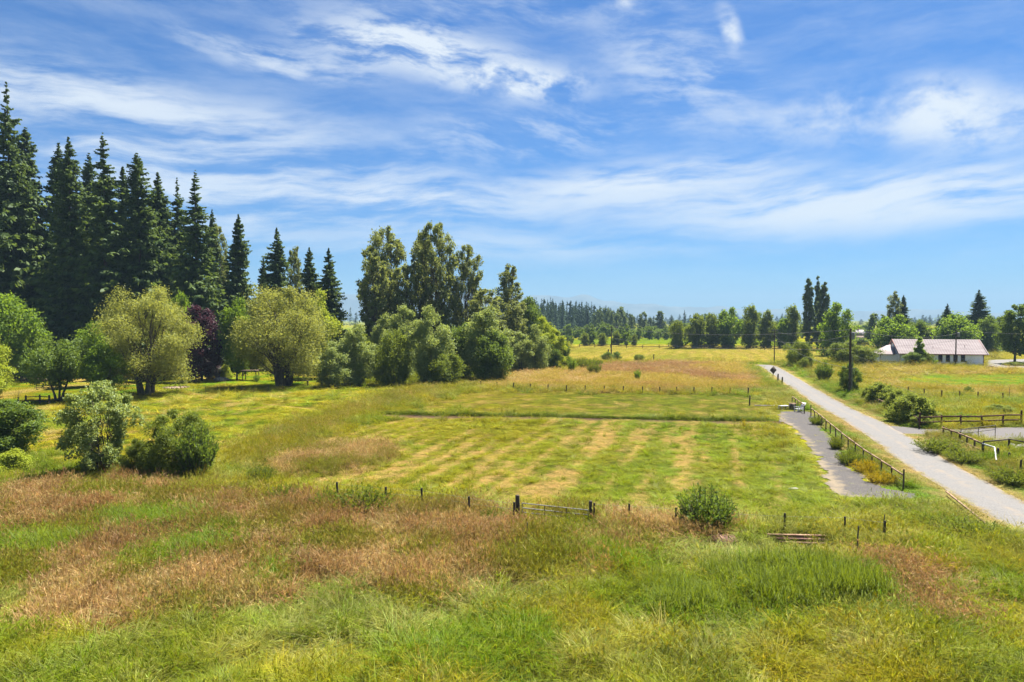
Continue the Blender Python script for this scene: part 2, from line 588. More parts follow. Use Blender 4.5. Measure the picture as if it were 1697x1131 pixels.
PALE = [PP(*q) for q in (
    [(430, 985), (560, 960), (680, 985), (640, 1030), (500, 1020)], [(700, 985), (840, 985), (960, 1000), (900, 1030), (760, 1020)],
    [(1120, 1040), (1290, 1035), (1330, 1075), (1180, 1085)], [(480, 1060), (640, 1040), (620, 1095), (500, 1110)],
    [(1380, 1030), (1460, 1035), (1450, 1060), (1390, 1060)])]
TRACK_PX = [(640, 686), (700, 689), (800, 691), (900, 694), (1000, 696), (1100, 698), (1200, 699), (1295, 699)]
TRACK2_PX = [(280, 640), (320, 652), (360, 662), (420, 668), (480, 675), (520, 678)]


def line_dist(pts, x, y):
    d = np.full(x.shape, 99.0)
    for a, b in zip(pts[:-1], pts[1:]):
        a, b = np.array(a), np.array(b)
        ab = b - a
        t = np.clip(((x - a[0]) * ab[0] + (y - a[1]) * ab[1]) / (ab @ ab), 0, 1)
        d = np.minimum(d, np.hypot(x - a[0] - t * ab[0], y - a[1] - t * ab[1]))
    return d


TRACK, TRACK2 = PP(*TRACK_PX), PP(*TRACK2_PX)
C = {k: np.array(v) * 1.04 for k, v in dict(
    bright=(0.086, 0.146, 0.005), green=(0.097, 0.129, 0.006), yel=(0.166, 0.152, 0.007), dark=(0.05, 0.072, 0.006), pale=(0.205, 0.205, 0.055), straw=(0.305, 0.212, 0.070), red=(0.180, 0.104, 0.043), redpale=(0.285, 0.196, 0.085), olive=(0.128, 0.128, 0.012), gold=(0.22, 0.17, 0.025), hay=(0.2, 0.175, 0.018), soil=(0.1, 0.065, 0.04)).items()}


def mixc(a, b, t):
    return a + (b - a) * t[:, None]


def surface(x, y, pick=None):
    """colour of the vegetation, its height, share of seed stalks and density at points on the ground"""
    n = len(x)
    amp = np.clip(y / 45, 0.5, 5)
    jr = np.random.default_rng(n)
    jit = 0.028 * np.clip(y, 20, 80)
    px = x + jr.normal(0, 1, n) * jit * 0.6 + (fbm(x / 3.2, y / 3.2, 11) - 0.5) * 3.2 * amp * 0.7
    py = y + jr.normal(0, 1, n) * jit + (fbm(x / 3.2, y / 3.2, 23) - 0.5) * 3.2 * amp
    big, mid, fine = fbm(x / 9, y / 9, 31), fbm(x / 2.4, y / 2.4, 37), fbm(x / 0.8, y / 0.8, 41, 2)
    # open meadow by default
    col = mixc(np.broadcast_to(C['green'], (n, 3)), C['yel'], sstep(mid * 0.6 + big * 0.4, 0.36, 0.6))
    col = mixc(col, C['pale'], sstep(fine * 0.5 + fbm(x / 3.5, y / 5, 53) * 0.5, 0.52, 0.68) * 0.7)
    col = mixc(col, C['dark'], sstep(fbm(x / 1.6, y / 1.6, 59), 0.58, 0.74) * 0.6)
    h = 0.20 + 0.55 * sstep(fbm(x / 1.3, y / 1.3, 61), 0.35, 0.72)
    seed = 0.10 + 0.25 * sstep(big, 0.5, 0.7)
    dens = np.ones(n)

    def reg(poly, c, hh, sd=0.0, de=1.0):
        k = inside(poly, px, py)
        if k.any():
            col[k] = c(k)
            h[k] = hh(k) if callable(hh) else hh
            seed[k], dens[k] = sd, de
        return k

    lerp = lambda a, b, t: C[a] + (C[b] - C[a]) * t[:, None]
    col *= 1.16
    # beyond the near meadow: plain fields
    far = y > 125
    if far.any():
        col[far] = lerp('green', 'yel', sstep(fbm(x[far] / 40, y[far] / 40, 71), 0.3, 0.7)) * 0.9
        h[far] = 0.3
    # mown rows: dried clippings lie in swaths along the mowing direction
    ca, sa = math.cos(MOW_DIR), math.sin(MOW_DIR)
    u, v = x * ca - y * sa, x * sa + y * ca
    ptuft = fbm(x / 0.6, y / 0.9, 137, 2)
    prow = fbm(u / 0.9, v / 26, 139, 2)
    reg(PASTURE, lambda k: mixc(lerp('green', 'yel', sstep(mid[k], 0.3, 0.62)) * (0.6 + 0.8 * sstep(ptuft[k], 0.25, 0.75))[:, None], C['straw'], sstep(fine[k] * .4 + prow[k] * .6, 0.53, 0.70) * 0.75), lambda k: 0.08 + 0.14 * sstep(ptuft[k], 0.4, 0.8))
    reg(YARD, lambda k: mixc(lerp('bright', 'yel', sstep(mid[k], 0.3, 0.62)), C['straw'], sstep(big[k], 0.55, 0.72) * 0.6), 0.09)
    w = u + (fbm(u / 6, v / 16, 83, 2) - 0.5) * 1.6
    row = 0.5 + 0.5 * np.sin(w / 2.0 * 2 * math.pi)
    lump = fbm(u / 0.55, v / 1.1, 89, 3)
    sw = sstep(row * 0.34 + lump * 0.55 + (fbm(u / 0.9, v / 30, 97, 2) - 0.5) * 1.3 + (fbm(u / 8, v / 14, 98, 2) - 0.5) * 0.8, 0.34, 0.78)
    if pick is not None:          # a tuft is either dried clippings or green regrowth
        sw = (sw * 0.8 > pick) * 1.0
    leftish = sstep(x - y * 0.12, 6, -16)
    green = mixc(mixc(np.broadcast_to(C['green'], (n, 3)) * 1.02, C['bright'], sstep(mid, 0.3, 0.7)), C['yel'], np.clip(0.35 + leftish * 0.5 + (big - 0.5), 0, 1) * 0.75)
    tuftn = fbm(x / 0.42, y / 0.6, 131, 2)
    green = green * (0.55 + 0.9 * sstep(tuftn, 0.25, 0.75))[:, None]
    mown = mixc(green, C['straw'], sw * 0.9)
    mown = mixc(mown * (0.88, 0.84, 0.84), C['straw'] * 1.04, sw * 0.85)
    reg(MOWN, lambda k: mown[k], lambda k: np.where(sw[k] > 0.5, 0.07, 0.07 + 0.16 * sstep(tuftn[k], 0.4, 0.8)))
    sw2 = sstep(lump * 0.6 + fbm(x / 1.5, y / 3, 101) * 0.6, 0.56, 0.9)
    if pick is not None:
        sw2 = (sw2 > pick) * 1.3
    mown2 = mixc(mixc(np.broadcast_to(C['green'], (n, 3)), C['yel'], np.clip(0.25 + 0.5 * leftish + (mid - .5), 0, 1)), C['straw'], sw2 * 0.5) * (0.6 + 0.8 * sstep(tuftn, 0.25, 0.75))[:, None]
    mown2 = mown2 * (0.88, 0.85, 0.85)
    reg(MOWN2, lambda k: mown2[k], 0.10)
    reg(ISLAND, lambda k: mixc(lerp('redpale', 'olive', sstep(mid[k], 0.38, 0.6)), C['red'], sstep(fine[k], 0.5, 0.7) * 0.6), 0.55, 0.5)
    reg(BANK, lambda k: mixc(lerp('olive', 'yel', sstep(mid[k], 0.4, 0.65)), C['redpale'], sstep(fine[k], 0.55, 0.75) * 0.5), 0.7, 0.35)
    redmix = lambda k: mixc(mixc(lerp('red', 'redpale', sstep(fine[k] * .5 + mid[k] * .5, 0.36, 0.62)), C['olive'], sstep(fbm(x[k] / 2.2, y[k] / 2.2, 103), 0.42, 0.60)),
                            C['red'] * 0.9, sstep(big[k], 0.58, 0.7) * 0.5)
    reg(RED, redmix, lambda k: 0.34 + 0.6 * sstep(fbm(x[k] / 1.5, y[k] / 1.5, 63), 0.3, 0.75), 0.55)
    reg(RED2, lambda k: lerp('red', 'redpale', sstep(fine[k], 0.4, 0.65)), 0.5, 0.6)
    reg(RED3, lambda k: mixc(lerp('red', 'gold', sstep(fbm(x[k] / 14, y[k] / 20, 107), 0.36, 0.62)), C['redpale'], sstep(mid[k], 0.5, 0.7) * 0.5), 0.6, 0.5)
    reg(PALE3, lambda k: lerp('gold', 'redpale', sstep(mid[k], 0.3, 0.7)), 0.6, 0.5)
    for q in LUSH:
        reg(q, lambda k: lerp('bright', 'yel', sstep(fine[k], 0.35, 0.7) * 0.5), lambda k: 0.55 + 0.4 * mid[k], 0.03)
    for q in PALE:
        reg(q, lambda k: lerp('pale', 'green', sstep(fine[k], 0.4, 0.65)), 0.34, 0.05)
    hayrow = 0.5 + 0.5 * np.sin((u + (fbm(u / 20, v / 30, 109) - .5) * 6) / 4.6 * 2 * math.pi)
    reg(HAY, lambda k: mixc(lerp('hay', 'straw', sstep(hayrow[k] * .6 + mid[k] * .4, 0.45, 0.8) * 0.45), C['green'], sstep(fbm(x[k] / 25, y[k] / 25, 111), 0.45, 0.7) * 0.45), 0.15)
    reg(HAYFAR, lambda k: lerp('green', 'dark', mid[k]), 0.2)
    reg(SOIL, lambda k: lerp('soil', 'redpale', mid[k] * 0.5), 0.1)
    reg(RPAST, lambda k: mixc(lerp('yel', 'gold', mid[k] * 0.8), C['redpale'], sstep(mid[k], 0.5, 0.7) * 0.6), 0.35, 0.3)
    reg(RPASTG, lambda k: lerp('bright', 'yel', sstep(mid[k], 0.35, 0.65) * 0.8), 0.2)
    reg(LAWN_R, lambda k: lerp('yel', 'hay', mid[k]), 0.1)
    # lane verges
    rd = road_dist(x, y)
    vg = (rd < 6.5) & (y > 38) & ~inside(MOWN, x, y)
    col[vg] = mixc(lerp('bright', 'olive', sstep(mid[vg], 0.35, 0.65)), C['redpale'], sstep(fbm(x[vg], y[vg] / 2, 113), 0.55, 0.7) * 0.5)
    h[vg] = np.where(rd[vg] < 4.0, 0.16, 0.38)
    seed[vg] = 0.25
    ed = sstep(rd + (fine - 0.5) * 1.4, 3.3, 2.4)
    col[:] = mixc(col, C['redpale'], ed * 0.5)
    dens *= np.where(rd < ROAD_W / 2 + 0.15 * (fine - 0.5), 0.0, 1.0)
    # the bare footpath across the fields, dark earth with rank grass along its far edge
    wob = (mid - .5) * 0.9
    for tr, wd, dark in ((TRACK, 0.62, True), (TRACK2, 0.5, False)):
        td = line_dist(tr, x, y + wob)
        k = td < wd
        col[k] = lerp('soil', 'straw', sstep(fine[k], 0.5, 0.75) * 0.6) * 0.40 if dark else lerp('straw', 'soil', sstep(fine[k], 0.45, 0.75) * 0.5)
        h[k], dens[k], seed[k] = 0.04, 0.06, 0
        if dark:
            k2 = (td >= wd) & (line_dist(tr, x, y + wob - 1.0) < 0.55)
            h[k2], col[k2], seed[k2] = 0.30, C['green'] * 0.8, 0.1
            k3 = (td >= wd) & (line_dist(tr, x, y + wob + 1.1) < 0.45) & (mid > 0.5)
            col[k3] = C['soil'] * 1.3
            k4 = (td >= wd) & (line_dist(tr, x, y + wob + 1.6) < 1.2)
            h[k4] = 0.05
    # grass is trodden down round the scrap iron
    for qx, qy, ra, rb in ((1328, 918, 2.4, 1.9), (1201, 914, 1.2, 1.3)):
        cx_, cy_ = P(qx, qy)
        k = ((x - cx_) / ra) ** 2 + ((y - cy_) / rb) ** 2 < 1
        h[k] *= 0.32
    g = inside(GRAVEL, px * 0.3 + x * 0.7, py * 0.3 + y * 0.7) | inside(DRIVE, x, y) | inside(LOT, x, y)
    dens[g] = 0.0
    pad = inside(GRAVEL, x, y)
    dens[pad] = 0.05 + 0.35 * sstep(fbm(x[pad] / 0.8, y[pad] / 0.8, 217), 0.62, 0.75)
    h[pad], seed[pad] = 0.07, 0
    if (y < 110).any():
        gd = np.full(n, 99.0)
        for a_, b_ in zip(GRAVEL, GRAVEL[1:] + GRAVEL[:1]):
            gd = np.minimum(gd, line_dist([a_, b_], x, y))
        nearpad = gd < 1.3
        h[nearpad] = np.minimum(h[nearpad], 0.10 + 0.08 * mid[nearpad])
        seed[nearpad] *= 0.2
    return np.clip(col, 0.004, 0.7), h, seed, dens


# ------------------------------------------------------------------ ground: one sheet out to the horizon
def axis(core0, core1, step, end0, end1, grow):
    a = list(np.arange(core0, core1 + 1e-6, step))
    s_ = step
    while a[-1] < end1:
        s_ *= grow
        a.append(a[-1] + s_)
    s_, b = step, core0
    pre = []
    while b > end0:
        s_ *= grow * 1.08
        b -= s_
        pre.append(b)
    return np.array(pre[::-1] + a)


gx = axis(-95, 95, 0.55, -9000, 9000, 1.045)
gy = axis(17, 128, 0.5, -600, 9300, 1.022)
XX, YY = np.meshgrid(gx, gy)
fx, fy = XX.ravel(), YY.ravel()
gcol, gh, _, _ = surface(fx, fy)
gzv = ground_z(fx, fy)
nx_, ny_ = len(gx), len(gy)
idx = np.arange(nx_ * ny_).reshape(ny_, nx_)
quads = np.stack([idx[:-1, :-1], idx[:-1, 1:], idx[1:, 1:], idx[1:, :-1]], -1).reshape(-1, 4)

m_ground, t, out = new_mat('ground_vegetation')
vc = t.n('ShaderNodeAttribute', attribute_name='col')
geo = t.n('ShaderNodeNewGeometry')
n1 = t.noise(geo.outputs['Position'], 2.2, 6, 0.65)
n2 = t.noise(geo.outputs['Position'], 0.35, 5, 0.6)
fac = t.m('MULTIPLY', t.ramp(n1, 0.25, 0.75, 0.62, 1.32, False), t.ramp(n2, 0.3, 0.7, 0.84, 1.14, False))
gc = t.mix(1.0, vc.outputs['Color'], t.xyz(fac, fac, fac), 'MULTIPLY')
bs = t.n('ShaderNodeBsdfPrincipled')
t.put(bs.inputs['Base Color'], gc)
bs.inputs['Roughness'].default_value = 1.0
bs.inputs['Specular IOR Level'].default_value = 0.0
bp = t.n('ShaderNodeBump')
bp.inputs['Strength'].default_value, bp.inputs['Distance'].default_value = 0.8, 0.25
t.put(bp.inputs['Height'], n1)
t.put(bs.inputs['Normal'], bp.outputs[0])
t.put(out.inputs[0], bs.outputs[0])
G = Geo().add(np.stack([fx, fy, gzv], 1), quads)
me = G.mesh('ground', m_ground, True)
at = me.attributes.new('col', 'FLOAT_COLOR', 'POINT')
at.data.foreach_set('color', np.concatenate([gcol, np.ones((len(gcol), 1))], 1).ravel().astype(np.float32))
ground = child('ground', me)
ground['kind'] = 'structure'


# ------------------------------------------------------------------ lane, drives
def gravel_mat(name, c_grey, c_light, c_sand, sand_lo, sand_hi, attr=True):
    m, t, out = new_mat(name)
    geo = t.n('ShaderNodeNewGeometry')
    at = t.n('ShaderNodeAttribute', attribute_name='var')
    fine = t.noise(geo.outputs['Position'], 9.0, 5, 0.7)
    mid = t.noise(geo.outputs['Position'], 0.9, 5, 0.62)
    c = t.mix(t.ramp(fine, 0.3, 0.7), c_grey, c_light)
    sf = t.m('ADD', t.m('MULTIPLY', mid, 0.9), at.outputs['Fac'])
    c = t.mix(t.ramp(sf, sand_lo, sand_hi), c, c_sand)
    b = t.n('ShaderNodeBsdfPrincipled')
    t.put(b.inputs['Base Color'], c)
    b.inputs['Roughness'].default_value = 0.95
    b.inputs['Specular IOR Level'].default_value = 0.15
    bp = t.n('ShaderNodeBump')
    bp.inputs['Strength'].default_value, bp.inputs['Distance'].default_value = 0.5, 0.04
    t.put(bp.inputs['Height'], fine)
    t.put(b.inputs['Normal'], bp.outputs[0])
    t.put(out.inputs[0], b.outputs[0])
    return m


rp = ROAD_PATH
tn = np.gradient(rp, axis=0)
tn /= np.linalg.norm(tn, axis=1)[:, None]
nr = np.stack([tn[:, 1], -tn[:, 0]], 1)
K = 13
lat = np.linspace(-1, 1, K)
ww = ROAD_W / 2 * (1 + 0.10 * (np.stack([fbm(rp[:, 1] / 1.6, rp[:, 0] * 0 + s_, 7) for s_ in (1, 9)], 1) - 0.5) * 2)
verts, var = [], []
for j, l in enumerate(lat):
    half = ww[:, 0] if l < 0 else ww[:, 1]
    p = rp + nr * (l * half)[:, None]
    z = ground_z(p[:, 0], p[:, 1]) + 0.05 + 0.03 * (1 - l * l)
    verts.append(np.stack([p[:, 0], p[:, 1], z], 1))
    # grass-free wheel tracks are grey, crown and edges sandier
    var.append(np.full(len(rp), max(0.16 * math.exp(-(l / 0.16) ** 2), 0.42 * float(sstep(np.array([abs(l)]), 0.74, 1.0)[0]))))
verts, var = np.stack(verts, 1).reshape(-1, 3), np.stack(var, 1).ravel()
ii = np.arange(len(rp) * K).reshape(len(rp), K)
q = np.stack([ii[:-1, :-1], ii[:-1, 1:], ii[1:, 1:], ii[1:, :-1]], -1).reshape(-1, 4)
M_ROAD = gravel_mat('lane_gravel', (0.092, 0.089, 0.087), (0.15, 0.144, 0.139), (0.165, 0.138, 0.11), 0.46, 0.84)
road = Geo().add(verts, q, var).obj('road', M_ROAD, None, True)
road['kind'] = 'structure'


def patch(name, poly, step, mat, dz, edge_amp=0.5, edge_fn=None):
    """a sheet of small cells filling a polygon whose outline is broken up by noise"""
    p = np.array(poly)
    xs, ys = np.arange(p[:, 0].min() - 1, p[:, 0].max() + 1, step), np.arange(p[:, 1].min() - 1, p[:, 1].max() + 1, step)
    X, Y = np.meshgrid(xs, ys)
    x, y = X.ravel(), Y.ravel()
    ux = x + (fbm(x / 1.3, y / 1.3, 201, 4) - 0.5) * 3 * edge_amp
    uy = y + (fbm(x / 1.3, y / 1.3, 207, 4) - 0.5) * 3 * edge_amp
    k = inside(poly, ux, uy).reshape(X.shape)
    cell = k[:-1, :-1] & k[1:, :-1] & k[:-1, 1:] & k[1:, 1:]
    ii = np.arange(X.size).reshape(X.shape)
    q = np.stack([ii[:-1, :-1], ii[:-1, 1:], ii[1:, 1:], ii[1:, :-1]], -1)[cell]
    used, inv = np.unique(q, return_inverse=True)
    x, y = x[used], y[used]
    d = np.full(len(x), 99.0)
    for a, b in zip(poly, poly[1:] + poly[:1]):
        d = np.minimum(d, line_dist([a, b], x, y))
    var = edge_fn(x, y, d) if edge_fn else 0.5 * sstep(d, 1.2, 0.0)
    o = Geo().add(np.stack([x, y, ground_z(x, y) + dz], 1), inv.reshape(-1, 4), var).obj(name, mat, None, True)
    o['kind'] = 'structure'
    return o


M_GRAVEL = gravel_mat('grey_crushed_gravel', (0.034, 0.031, 0.030), (0.085, 0.078, 0.075), (0.150, 0.120, 0.082), 0.55, 0.90)


def sandy_left(x, y, d):
    """the side away from the lane is sandier"""
    rd = road_dist(x, y)
    w = 0.42 * sstep(rd, 6.0, 10.0) * sstep(d, 2.8, 0.2) * (0.5 + fbm(x / 1.4, y / 1.4, 211))
    return np.maximum(w, 0.2 * sstep(d, 0.7, 0))


patch('gravel_pad', GRAVEL, 0.16, M_GRAVEL, 0.05, 0.55, sandy_left)
M_DRIVE = gravel_mat('drive_gravel', (0.072, 0.066, 0.065), (0.108, 0.10, 0.098), (0.135, 0.10, 0.073), 0.66, 0.95)
patch('driveway', DRIVE, 0.3, M_DRIVE, 0.04, 0.5)
M_LOT = gravel_mat('pale_lot_gravel', (0.11, 0.105, 0.10), (0.145, 0.138, 0.13), (0.13, 0.105, 0.08), 0.8, 1.1)
patch('gravel_lot', LOT, 0.8, M_LOT, 0.05, 0.6)

# ------------------------------------------------------------------ mountains on the horizon
M_MOUNT = solid_mat('mountain_forest', (0.03, 0.045, 0.035), (0.07, 0.085, 0.07), 0.004, 1.0)
mx = np.linspace(-3000, 9000, 240)
DM = 8600.0
crest_px = np.array([(-400, 505), (0, 490), (300, 492), (560, 486), (700, 487), (870, 490), (905, 487), (940, 491), (975, 489), (1010, 497), (1050, 505), (1090, 503), (1130, 509), (1180, 506), (1230, 512),
                     (1280, 510), (1330, 514), (1400, 513), (1480, 515), (1560, 512), (1640, 517), (1700, 516), (2100, 520)], float)
pxs = mx / DM * 1131.3 + 848.5
cz = Z_at(np.interp(pxs, crest_px[:, 0], crest_px[:, 1]), DM)
cz = cz + (fbm(mx / 220, mx * 0, 301, 4) - 0.5) * 60 - 10
rows = []
for i, (f_, dyy) in enumerate(((0.0, -700), (0.35, -430), (0.7, -200), (1.0, 0), (0.5, 250), (0.0, 500))):
    wob = (fbm(mx / 300, mx * 0 + i, 307, 4) - 0.5) * (0 if f_ in (0.0, 1.0) else 0.35)
    rows.append(np.stack([mx, np.full_like(mx, DM + dyy) + (vnoise(mx / 400, mx * 0 + i, 9) - 0.5) * 200, np.maximum(cz * (f_ + wob), -0.3 if f_ == 0 else 2) if f_ else np.full_like(mx, -0.4)], 1))
mv = np.stack(rows, 0).reshape(-1, 3)
ii = np.arange(len(mv)).reshape(6, -1)
q = np.stack([ii[:-1, :-1], ii[:-1, 1:], ii[1:, 1:], ii[1:, :-1]], -1).reshape(-1, 4)
mt = Geo().add(mv, q).obj('mountains', M_MOUNT, None, True)
mt['kind'] = 'structure'

# ------------------------------------------------------------------ the hazy air
HAZE_DENSITY = 1.6e-4
m_haze = bpy.data.materials.new('hazy_air')
m_haze.use_nodes = True
m_haze.node_tree.nodes.clear()
t = NT(m_haze.node_tree)
out = t.n('ShaderNodeOutputMaterial')
pv = t.n('ShaderNodeVolumePrincipled')
pv.inputs['Color'].default_value = (0.27, 0.41, 0.565, 1)
pv.inputs['Density'].default_value = HAZE_DENSITY
t.put(out.inputs['Volume'], pv.outputs[0])
top = float(cz.max()) + 25
haze = Geo().box((0, 4000, (top - 3) / 2), (22000, 12400, top + 3)).obj('haze', m_haze)
haze['kind'] = 'stuff'
haze.display_type = 'WIRE'
# ------------------------------------------------------------------ plant builders
def unit(v):
    return v / (np.linalg.norm(v, axis=-1, keepdims=True) + 1e-9)


PROFILE = {
    'round': lambda t: np.sin(np.pi * np.clip(t * 0.90 + 0.08, 0, 1)) ** 0.55,
    'dome': lambda t: np.clip(1 - np.clip((t - 0.25) / 0.77, 0, 1) ** 2.2, 0, 1) ** 0.5 * (0.72 + 0.28 * np.clip(t / 0.25, 0, 1)),
    'oval': lambda t: np.sin(np.pi * np.clip(t * 0.80 + 0.17, 0, 1)) ** 0.7,
    'fan': lambda t: np.interp(t, [0, 0.2, 0.6, 0.85, 0.95, 1.0], [0.5, 0.85, 1.0, 0.8, 0.55, 0.3]),
    'tall': lambda t: np.interp(t, [0, 0.15, 0.45, 0.75, 0.92, 1.0], [0.62, 0.9, 1.0, 0.78, 0.45, 0.15]),
    'cone': lambda t: np.clip(1.02 - t, 0, 1) ** 0.75,
    'column': lambda t: np.interp(t, [0, 0.1, 0.5, 0.8, 0.95, 1.0], [0.5, 0.85, 1.0, 0.85, 0.5, 0.12]),
    'flat': lambda t: np.interp(t, [0, 0.25, 0.6, 0.85, 1.0], [0.75, 1.0, 0.92, 0.6, 0.2]),
}


def broadleaf(seed, H, zb, R, prof, lobes, lobe_r, clumps, leaves, leaf, aspect=0.6, droop=0.0, bark=None, mat=None, stems=1,
              trunk_r=None, sig=0.33, fork=0.25, up=0.25, squash=1.0, stem_spread=0.35):
    """trunk mesh and crown mesh of one tree: limbs reach lobes, lobes carry clumps of leaves"""
    rng = np.random.default_rng(seed)
    pf = PROFILE[prof]
    ts = (np.arange(lobes) + rng.random(lobes)) / lobes
    # more lobes where the crown is wide
    grid = np.linspace(0, 1, 200)
    cum = np.cumsum(pf(grid) ** 1.5 + 0.05)
    ts = np.interp(ts, cum / cum[-1], grid)
    th = np.arange(lobes) * 2.39996 + rng.normal(0, 0.5, lobes)
    lr = lobe_r * R * rng.uniform(0.7, 1.25, lobes) * (0.55 + 0.45 * pf(ts))
    rho = np.maximum(pf(ts) * R * np.sqrt(rng.uniform(0.12, 1, lobes)) - lr * 0.55, 0)
    zc = zb + ts * (H - zb)
    zc = np.minimum(zc, H - lr * 0.6 * squash)
    L = np.stack([np.cos(th) * rho, np.sin(th) * rho, zc], 1)
    # clump centres on and inside each lobe
    n = lobes * clumps
    li = np.repeat(np.arange(lobes), clumps)
    d = unit(rng.normal(size=(n, 3)) + (0, 0, up))
    rr = lr[li] * rng.uniform(0.35, 1.0, n) ** 0.6
    cc = L[li] + d * rr[:, None] * (1, 1, squash)
    cc[:, 2] = np.maximum(cc[:, 2], zb * 0.6 + 0.05 * H * 0.3)
    keep = rng.random(n) > 0.10
    cc, li, d = cc[keep], li[keep], d[keep]
    n = len(cc)
    k = rng.poisson(leaves, n)
    ci = np.repeat(np.arange(n), k)
    m_ = len(ci)
    sg = lr[li[ci]] * sig
    p = cc[ci] + rng.normal(size=(m_, 3)) * sg[:, None] * (1, 1, 0.8)
    if droop:
        p[:, 2] -= np.abs(rng.normal(size=m_)) * sg * 0.8 * droop
    p[:, 2] = np.maximum(p[:, 2], 0.06)
    nrm = unit(unit(p - L[li[ci]]) * 0.2 + rng.normal(size=(m_, 3)) * 0.8 + (0, 0, 0.35))
    tan = unit(np.cross(nrm, rng.normal(size=(m_, 3))))
    if droop:
        dn = np.array((0, 0, -1.0)) - nrm * (-nrm[:, 2:3])
        tan = unit(tan * (1 - droop) + unit(dn) * droop)
    bi = np.cross(nrm, tan)
    s_ = leaf * rng.uniform(0.6, 1.4, m_)
    var = np.clip(0.55 * rng.random(n)[ci] + 0.45 * rng.random(m_), 0, 1)
    crown = Geo().leaves(p, tan * (s_ / 2)[:, None], bi * (s_ * aspect / 2)[:, None], var).mesh('crown', mat)
    # wood
    G = Geo()
    tr = trunk_r or H * 0.017
    tops = []
    for i in range(stems):
        a = i / stems * 2 * math.pi + rng.random()
        sp = 0 if stems == 1 else stem_spread * R
        b0 = np.array((math.cos(a), math.sin(a), 0)) * (0 if stems == 1 else tr * 1.2)
        e = np.array((math.cos(a) * sp, math.sin(a) * sp, zb + (H - zb) * 0.72))
        kk = np.linspace(0, 1, 7)[:, None]
        path = b0 + (e - b0) * kk + np.concatenate([rng.normal(0, 0.012 * H, (7, 2)) * kk, np.zeros((7, 1))], 1)
        path[0, 2] = -0.25
        r = tr * (1 if stems == 1 else 0.7) * (1 - 0.82 * np.linspace(0, 1, 7))
        r[0] *= 1.35
        G.tube(path, r, 7, False)
        tops.append((path, r))
    for j in range(lobes):
        path, r = tops[j % stems]
        z0 = max(zb * 0.75, fork * L[j, 2] + (0.6 - fork) * L[j, 2] * rng.random())
        b0 = np.array([np.interp(z0, path[:, 2], path[:, q]) for q in (0, 1, 2)])
        r0 = max(0.35 * np.interp(z0, path[:, 2], r), 0.012 * H * 0.25)
        e = L[j] + (0, 0, 0.2 * lr[j])
        mid_ = (b0 + e) / 2 + rng.normal(0, 0.03 * H, 3) * (1, 1, 0.3) + np.array((0, 0, -0.03 * H))
        kk = np.linspace(0, 1, 5)[:, None]
        pth = (1 - kk) ** 2 * b0 + 2 * kk * (1 - kk) * mid_ + kk ** 2 * e
        G.tube(pth, r0 * (1 - 0.8 * np.linspace(0, 1, 5)), 5, False)
        for c in cc[li == j][:5]:
            G.tube(np.stack([pth[3], (pth[4] + c) / 2, c]), [r0 * 0.3, r0 * 0.2, r0 * 0.08], 3, False)
    return G.mesh('trunk', bark or M_BARK, True), crown


